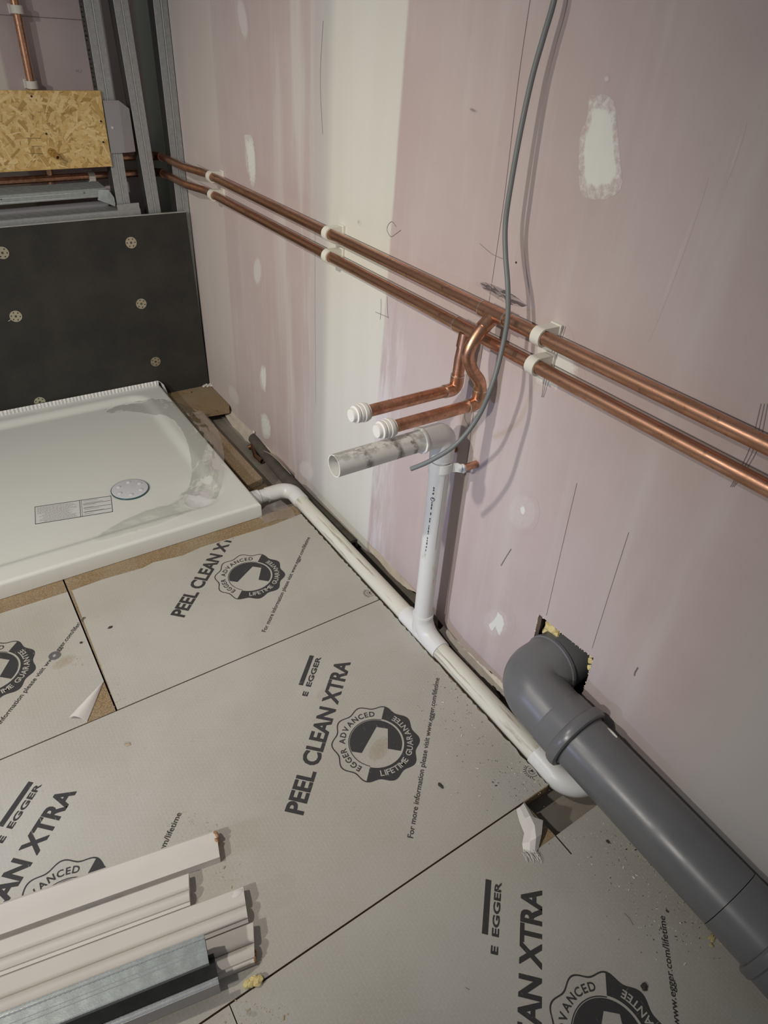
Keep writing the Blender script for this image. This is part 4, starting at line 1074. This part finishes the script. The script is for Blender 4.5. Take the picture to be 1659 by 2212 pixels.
# crumpled clear polythene swept across the tray
def poly_sheet(path, widths, lift, seed, nw=14, sub=9):
    P = smooth_path([WZ(x, y, .034) for x, y in path], sub); n = len(P); rows = []
    for i in range(n):
        t = i/(n-1)*(len(widths)-1); k = min(int(t), len(widths)-2); w = widths[k] + (widths[k+1]-widths[k])*(t-k); lf_ = lift[k] + (lift[k+1]-lift[k])*(t-k)
        d = (P[min(i+1, n-1)] - P[max(i-1, 0)]).normalized(); nr = Vector((-d.y, d.x, 0)); row = []
        for j in range(nw+1):
            s = j/nw*2-1; q = P[i] + nr*(s*w/2)
            nz = noise.noise(Vector((q.x*26, q.y*26, seed))); n2 = noise.noise(Vector((q.x*85, q.y*85, seed+4))); n3 = noise.noise(Vector((q.x*170, q.y*170, seed+8)))
            q += nr*(.003*n2) + d*(.004*nz)
            q.z = tray_z(min(q.x, -.2), max(1.45, min(2.33, q.y))) + .0025 + max(0, lf_*(1-s*s*.8)*(.55+.9*abs(nz)) + .0055*abs(n2)*min(1, lf_*60) + .0018*abs(n3))
            row.append(q)
        rows.append(row)
    return MB().add([p for r in rows for p in r], [(j*(nw+1)+i, j*(nw+1)+i+1, (j+1)*(nw+1)+i+1, (j+1)*(nw+1)+i) for j in range(n-1) for i in range(nw)])
pf = tag(obj('polythene_wrap', poly_sheet([(228, 890), (290, 880), (350, 888), (405, 908), (438, 950), (450, 1005), (446, 1050), (425, 1082)], [.03, .075, .085, .11, .11, .10, .10, .12], [.004, .014, .018, .026, .028, .026, .030, .034], 2.0), 'polythene', sharp=28, loc=(-.4, 1.9, .032)),
    'crumpled clear polythene wrap draped from tray back corner to the waste', 'plastic wrap')
tag(obj('polythene_wrap', poly_sheet([(412, 1088), (380, 1104), (330, 1122), (280, 1140), (235, 1160), (204, 1176)], [.10, .085, .10, .085, .06, .02], [.024, .010, .014, .012, .010, .003], 6.0), 'polythene', sharp=28, loc=(-.45, 1.6, .032)),
    'crumpled clear polythene strip trailing across tray front rim', 'plastic wrap')
ss = tag(obj('plastic_scrap', sheet([[WZ(555, 1112, .004), WZ(575, 1092, .006), WZ(606, 1080, .004)], [WZ(560, 1118, .008), WZ(590, 1105, .004), WZ(632, 1100, .009)], [WZ(575, 1130, .003), WZ(600, 1122, .007), WZ(640, 1118, .003)]], .0002), 'polythene', sharp=15, loc=tuple(WZ(595, 1105, 0))),
    'small clear polythene scrap on raw chipboard beside the tray corner', 'plastic scrap')

# ================================================================== PACKER, LAGGING, BITS IN THE GAP
pk = tag(obj('chipboard_strip', MB().slab([(-.1725, 2.118), (-.112, 2.118), (-.108, 1.632), (-.166, 1.618)], [], Z3, -.0225, -.0005), 'chipboard', sharp=20, bevel=.0008, loc=(-.14, 1.85, -.0225)),
    'narrow chipboard strip lying between the tray and the wall gap', 'wood strip')
pk2 = tag(obj('timber_packer', MB().box(-.18, -.10, 1.60, 2.10, -.055, -.0235), 'timber_dark', loc=(-.14, 1.85, -.055)), 'dark timber packer beneath the narrow chipboard strip', 'wood packer')
lg = thing('pipe_lagging', 'dark grey foam pipe lagging lying along the foot of the wall', 'pipe insulation', (-.02, 1.5, -.054))
lpath = smooth_path([(-.002, 1.93, -.036), (-.012, 1.82, -.0345), (-.021, 1.6, -.034), (-.020, 1.40, -.033), (-.014, 1.235, -.031)], 8)
obj('foam_tube', MB().tube(lpath, .0205, 20, inner=.0105), 'lagging_dusty', lg)
rb = tag(obj('rubble_lump', MB().blob(WZ(1000, 1392, -.040), (.008, .012, .012), 3, .4, 1.8, 2), 'concrete', loc=tuple(WZ(1000, 1392, -.040))), 'grey rubble lump wedged under broken plaster edge', 'rubble')
tag(obj('concrete_nib', MB().blob((-.004, .70, -.045), (.012, .075, .012), 5, .35, 1.5, 3), 'concrete', loc=(-.004, .70, -.055)), 'rough mortar ridge along the foot of the wall', 'mortar')
tag(obj('plaster_crumb', MB().blob(WX(548, 933, -.006), (.004, .006, .005), 8, .5, 2, 2), 'chip_white', loc=tuple(WX(548, 933, -.006))), 'white plaster crumb on the torn paper edge', 'debris')
scw = thing('wood_screw', 'rusty wood screw lying on raw chipboard by the black board', 'screw', tuple(WZ(403, 847, .002)))
a, b_ = WZ(392, 846, .0022), WZ(413, 847, .0022)
obj('shank', MB().tube([a, a.lerp(b_, .15), b_], [.0004, .0013, .0016], 8), 'copper_dull', scw)
obj('head', MB().tube([b_, b_ + (b_-a).normalized()*.0025], [.0016, .0036], 10), 'copper_dull', scw)
fm = MB()
for k in range(7): fm.blob(WZ(440 + k*2.9, 834 - (k % 3)*1.6 + (k > 4)*(-1), .0035), (.0055, .006, .004), k, .5, 2, 2, flat=.003)
tag(obj('foam_scrap', fm, 'chip_white', loc=tuple(WZ(448, 834, 0))), 'white squiggle of dried foam by the panel corner', 'debris')

# ================================================================== SKIRTING LENGTHS on the floor
TD = Vector((.980, -.199, 0)).normalized(); TN = Vector((.199, .980, 0)).normalized()     # along, and away from camera
def moulding(name, label, end, length, prof, mat, dirt=None, skew=0.0):
    """prof: (n, z) with n measured from the near edge; end: near corner of the visible end"""
    t = thing(name, label, 'trim length', (end[0], end[1], 0), 'white trim lengths on the floor')
    E = Vector((end[0], end[1], 0)); w = max(p[0] for p in prof)
    mb = MB(); n = len(prof); st = [0, .012, .05, length]
    vs = []
    for s in st:
        for (a, z) in prof: vs.append(E + TN*a + TD*(-s + (skew*(a/w) if s < .02 else 0)) + Vector((0, 0, z)))
    fs = []
    for i in range(len(st)-1):
        for k in range(n): j = (k+1) % n; fs.append((i*n+k, i*n+j, (i+1)*n+j, (i+1)*n+k))
    fs += [tuple(range(n)), tuple(reversed(range((len(st)-1)*n, len(st)*n)))]
    mb.add(vs, fs); obj('length', mb, mat, t, sharp=25)
    if dirt:
        rr = random.Random(int(end[0]*1e4)); m2 = MB(); s = .005
        while s < length:
            l = rr.uniform(.005, .03); z = dirt[1]
            p0 = E + TN*dirt[0] - TD*s; p1 = p0 - TD*l; wv = TN*rr.uniform(.0003, .0008)
            m2.add([p0 - wv + Vector((0, 0, z)), p0 + wv + Vector((0, 0, z)), p1 + wv + Vector((0, 0, z)), p1 - wv + Vector((0, 0, z))], [(0, 1, 2, 3)]); s += l + rr.uniform(.002, .025)
        obj('dirt_in_groove', m2, 'dirt_line', t, sharp=0, fix=False)['kind'] = 'stuff'
    return t
def torus(w, h):
    pr = [(0, 0), (w, 0), (w, h*.80), (w-.002, h*.90), (w*.60, h), (w*.57, h*.985)]
    for i in range(1, 6):
        a = i/5*PI/2; pr.append((w*(.57-.10*math.sin(a)), h*(.985-.40*(1-math.cos(a)))))
    pr += [(w*.455, h*.60), (w*.452, h*.74)]
    for i in range(11):
        a = math.radians(125 - 150*i/10); pr.append((w*(.285 - .205*math.cos(PI-a)*-1*-1), h*(.60 + .38*max(0, math.sin(math.radians(12+168*i/10)*.93)))))
    pr = pr[:-11] + [(w*(.445-.345*i/10), h*(.66 + .34*math.sin(PI*(.10+.80*i/10)))) for i in range(11)]
    pr += [(w*.095, h*.58), (0, h*.54)]
    return pr
flat_p = [(0, 0), (.0505, 0), (.0505, .015), (.046, .0185), (.022, .0175), (.018, .0185), (0, .0180)]
m1 = moulding('skirting_length', 'plain white trim length with chipped brown end, furthest from the metal studs', (-.6835, .5835), .75, flat_p, 'mdf_white', None, .003)
ch = MB(); E = Vector((-.6835, .5835, 0))
for k in range(40):
    q = E + TN*(.0225 + .0265*R_.random()) + TD*(-.0015 + .0050*R_.random()); ch.blob(q + Vector((0, 0, .006 + .0120*R_.random())), (.0034, .0034, .0036), k, .5, 2, 1)
obj('chipped_end', ch, 'mdf_core', m1, label='broken brown fibreboard end')
m2 = moulding('skirting_length', 'moulded white trim length ending short beside the plain length', (-.7525, .540), .68, torus(.0485, .021), 'mdf_white', (.0228, .0122), .006)
m3 = moulding('skirting_length', 'moulded white trim length with paint flake at its top corner', (-.6845, .4665), .75, torus(.0545, .021), 'mdf_white', (.0256, .0122), .004)
obj('paint_flake', MB().blob(E*0 + Vector((-.6845, .4665, 0)) + TN*.047 + Vector((-.007, 0, .0200)), (.009, .005, .0012), 4, .5, 2, 2), 'chip_white', m3)
m4 = moulding('skirting_length', 'moulded white trim length half under the metal studs, nearest camera', (-.699, .4105), .74, torus(.0535, .021), 'mdf_white_b', (.0252, .0122), .010)
ch = MB()
for k in range(9): ch.blob(Vector((-.699, .4105, 0)) + TN*(.001 + .0016*k) + TD*(.0005 + .0012*k*.4) + Vector((0, 0, .008 + .002*(k % 3))), (.0032, .0022, .0048), k+30, .5, 2, 1)
obj('chipped_end', ch, 'mdf_core', m4, label='broken brown corner')

# ================================================================== LOOSE METAL STUDS on the trim
def flat_stud(name, label, end, length, parts, beads):
    t = thing(name, label, 'metal stud', (end[0], end[1], .019))
    E = Vector((end[0], end[1], .0028))
    for nm, n0, n1, z0, z1, mat in parts:
        c = E + TN*((n0+n1)/2) - TD*(length/2) + Vector((0, 0, (z0+z1)/2))
        obj(nm, MB().obox(c, TD, TN, (0, 0, 1), length/2, (n1-n0)/2, (z1-z0)/2), mat, t)
    for nm, nn, z, r, pit in beads:
        k = int(length/pit); pth = [E + TN*nn - TD*(length*i/(2*k)) + Vector((0, 0, z)) for i in range(2*k+1)]
        obj(nm, MB().tube(pth, [r if i % 2 else r*.5 for i in range(2*k+1)], 5), 'galv_bright', t)
    return t
flat_stud('metal_stud', 'loose galvanised stud lying face up on top of the white trim lengths', (-.7615, .4225), .66,
    [('face', 0, .041, .0700, .0709, 'galv_green'), ('side', .0402, .041, .038, .070, 'galv'), ('lip', 0, .0008, .063, .070, 'galv'), ('bottom_flange', .026, .0402, .038, .0388, 'galv')],
    [('rib_bead', .0350, .0714, .0019, .0062), ('edge_bead', .0400, .0708, .0010, .0055), ('edge_bead', .0010, .0708, .0011, .0055), ('crease', .0175, .0710, .0010, .0055), ('crease', .0230, .0710, .0006, .0055)])
flat_stud('metal_stud', 'loose galvanised stud, dark ribbed inside showing, nearest the camera', (-.7585, .3975), .66,
    [('bottom', 0, .048, .0190, .0198, 'galv_shaded'), ('near_side', 0, .0008, .0198, .052, 'galv_flat'), ('far_side', .0472, .048, .0198, .036, 'galv_shaded'), ('near_lip', .0008, .0095, .0512, .052, 'galv')],
    [('rib_bead', .0030, .0524, .0019, .0060), ('rib_bead', .0078, .0524, .0017, .0060), ('rib_bead', .0125, .0203, .0012, .0060), ('rib_bead', .0200, .0203, .0012, .0060)])

# ================================================================== LOOSE BITS
pw_ = thing('penny_washer', 'grey penny washer with screw pressed into the film near the tray', 'washer', tuple(WZ(118, 1417, 0)))
c = WZ(118, 1417, .0002)
obj('disc', MB().lathe([(.0035, .0), (.0125, 0), (.0125, .0014), (.0035, .0014)], c, (0, 0, 1), 26, True), 'steel', pw_)
obj('screw_head', MB().lathe([(.0040, .0002), (.0036, .0020), (.0010, .0021), (.0008, .0012), (.0001, .0012)], c, (0, 0, 1), 12), 'galv_bright', pw_)
mb = MB()
for k in range(9): mb.blob(WZ(535 + k*3.2 + R_.uniform(-2, 2), 2124 - k*.9 + R_.uniform(-4, 4), .0055), (.0065, .0055, .005), k, .6, 2.2, 2, flat=.0052)
tag(obj('foam_tuft', mb, 'yellow_foam', loc=tuple(WZ(548, 2122, 0))), 'yellow tuft of mineral wool on the floor joint by the trim ends', 'debris')
mb = MB()
for k in range(16): mb.blob(WZ(1548 + R_.uniform(-16, 34), 2030 + R_.uniform(-18, 14) + 0, .0015), (R_.uniform(.002, .007), R_.uniform(.002, .006), .0014), k, .6, 2.2, 1, flat=.0013)
tag(obj('foam_crumbs', mb, 'yellow_dust', loc=tuple(WZ(1555, 2030, 0))), 'yellow insulation crumbs on the floor under the soil pipe', 'debris')
for k, (px, py, s, mt, lb) in enumerate([(1405, 1848, (.010, .004, .004), 'chip_white', 'white plaster sliver on the film beside the soil pipe'),
        (1328, 1583, (.009, .003, .002), 'chip_white', None),
        (952, 1697, (.0035, .0075, .0012), 'chip_dark', 'black sliver on the film right of the lifetime web address'),
        (1392, 2132, (.006, .005, .002), 'chip_dark', 'dark crumb by the badge in the bottom right'),
        (238, 1355, (.005, .003, .002), 'chip_dark', 'dark splinter right of the board end joint below the tray'),
        (175, 1388, (.003, .003, .002), 'chip_dark', 'dark crumb above the penny washer'),
        (277, 1608, (.005, .004, .0008), 'chip_tan', 'brown speck on the film below the peeled corner'),
        (1532, 1985, (.004, .003, .0015), 'chip_dark', 'black sliver just below the soil pipe'),
        (1313, 1818, (.0025, .004, .001), 'chip_dark', 'small black flake between the notch and the soil pipe'),
        (582, 1085, (.002, .002, .001), 'chip_dark', None)]):
    if not lb: continue
    p = WZ(px, py, s[2]*.8); tag(obj('debris_chip', MB().blob(p, s, k, .6, 1.8, 2, flat=s[2]*.8), mt, loc=(p.x, p.y, 0)), lb, 'debris')
p = SA(.335) + Vector((.030, 0, .0462))
tag(obj('plaster_flake', MB().blob(p, (.003, .012, .0025), 31, .4, 1.8, 2), 'chip_white', loc=tuple(p)), 'white plaster flake lying on top of the soil pipe', 'debris')
# dust and crumbs: too many to count
def crumbs(n, regions, mats, seed):
    rr = random.Random(seed); out = {m: MB() for m in mats}
    for i in range(n):
        cx, cy, sx, sy = rr.choice(regions); p = WZ(rr.gauss(cx, sx), rr.gauss(cy, sy), .0)
        if p.x > -.096 and p.y > .30: continue
        if p.x > -.01: continue
        s = rr.uniform(.00028, .0007)*(2.2 if rr.random() < .06 else 1); m = rr.choice(mats); a = rr.uniform(0, PI)
        out[m].obox(p + Vector((0, 0, s*.35)), (math.cos(a), math.sin(a), 0), (-math.sin(a), math.cos(a), rr.uniform(-.3, -.35)), (0, 0, 1), s*rr.uniform(.7, 2), s*rr.uniform(.4, 1), s*.35)
    return out
RG = [(1050, 1600, 70, 60), (1120, 1680, 50, 30), (1400, 1880, 60, 50), (1350, 1830, 60, 30), (1480, 1990, 60, 50), (985, 1520, 40, 40), (1000, 1450, 40, 60)]
for m, lb in (('chip_white', 'pale dust crumbs strewn over the floor film beside the pipes'), ('chip_dark', 'dark grit specks strewn over the floor film beside the pipes')):
    o = crumbs(620 if m == 'chip_white' else 500, RG, (m,), 21 if m == 'chip_white' else 22)[m]
    tag(obj('floor_dust', o, m), lb, 'debris', kind='stuff')
o = crumbs(260, [(170, 1425, 30, 14), (460, 1880, 50, 20), (440, 1960, 40, 40), (560, 2190, 40, 15), (420, 1780, 30, 20), (250, 1500, 10, 20)], ('chip_tan',), 23)['chip_tan']
tag(obj('floor_dust', o, 'chip_tan'), 'brown sawdust crumbs by the trim ends and penny washer', 'debris', kind='stuff')
# worn and dirty places on the film
patch(ell(820, 1618, 50, 30, -.9), 'floor_stain', 'dirt_stain', .00012, b3, 'z', att=(1.1, .9, -.35)); patch(ell(695, 1500, 26, 16, -.9), 'floor_stain', 'dirt_stain', .00012, b3, 'z', att=(.8, .7, -.35))
patch(ell(138, 1430, 46, 17, -.5), 'floor_stain', 'dirt_stain', .00012, b2, 'z', att=(1.1, .9, -.35)); patch(ell(275, 1607, 14, 11), 'floor_scuff', 'dirt_stain', .00012, b3, 'z', att=(.9, .8, -.35))
patch(ell(1460, 1960, 60, 40, .8), 'floor_stain', 'dirt_stain', .00012, b4, 'z', att=(.7, .6, -.35)); patch(ell(545, 2190, 20, 12), 'floor_scuff', 'dirt_stain', .00012, b4, 'z', att=(.9, .8, -.35))

for q in ([(1348, 1972), (1360, 1984), (1368, 1998)], [(1006, 2133), (1014, 2138)]):
    obj('scratch', MB().tube([WZ(x, y, .0003) for x, y in q], .0004, 5), 'dirt_line', b4)
obj('nail_hole', MB().lathe([(.0018, 0), (.0018, .0004)], WX(1115, 567, -.0001), (-1, 0, 0), 10), 'hole_dark', wall)
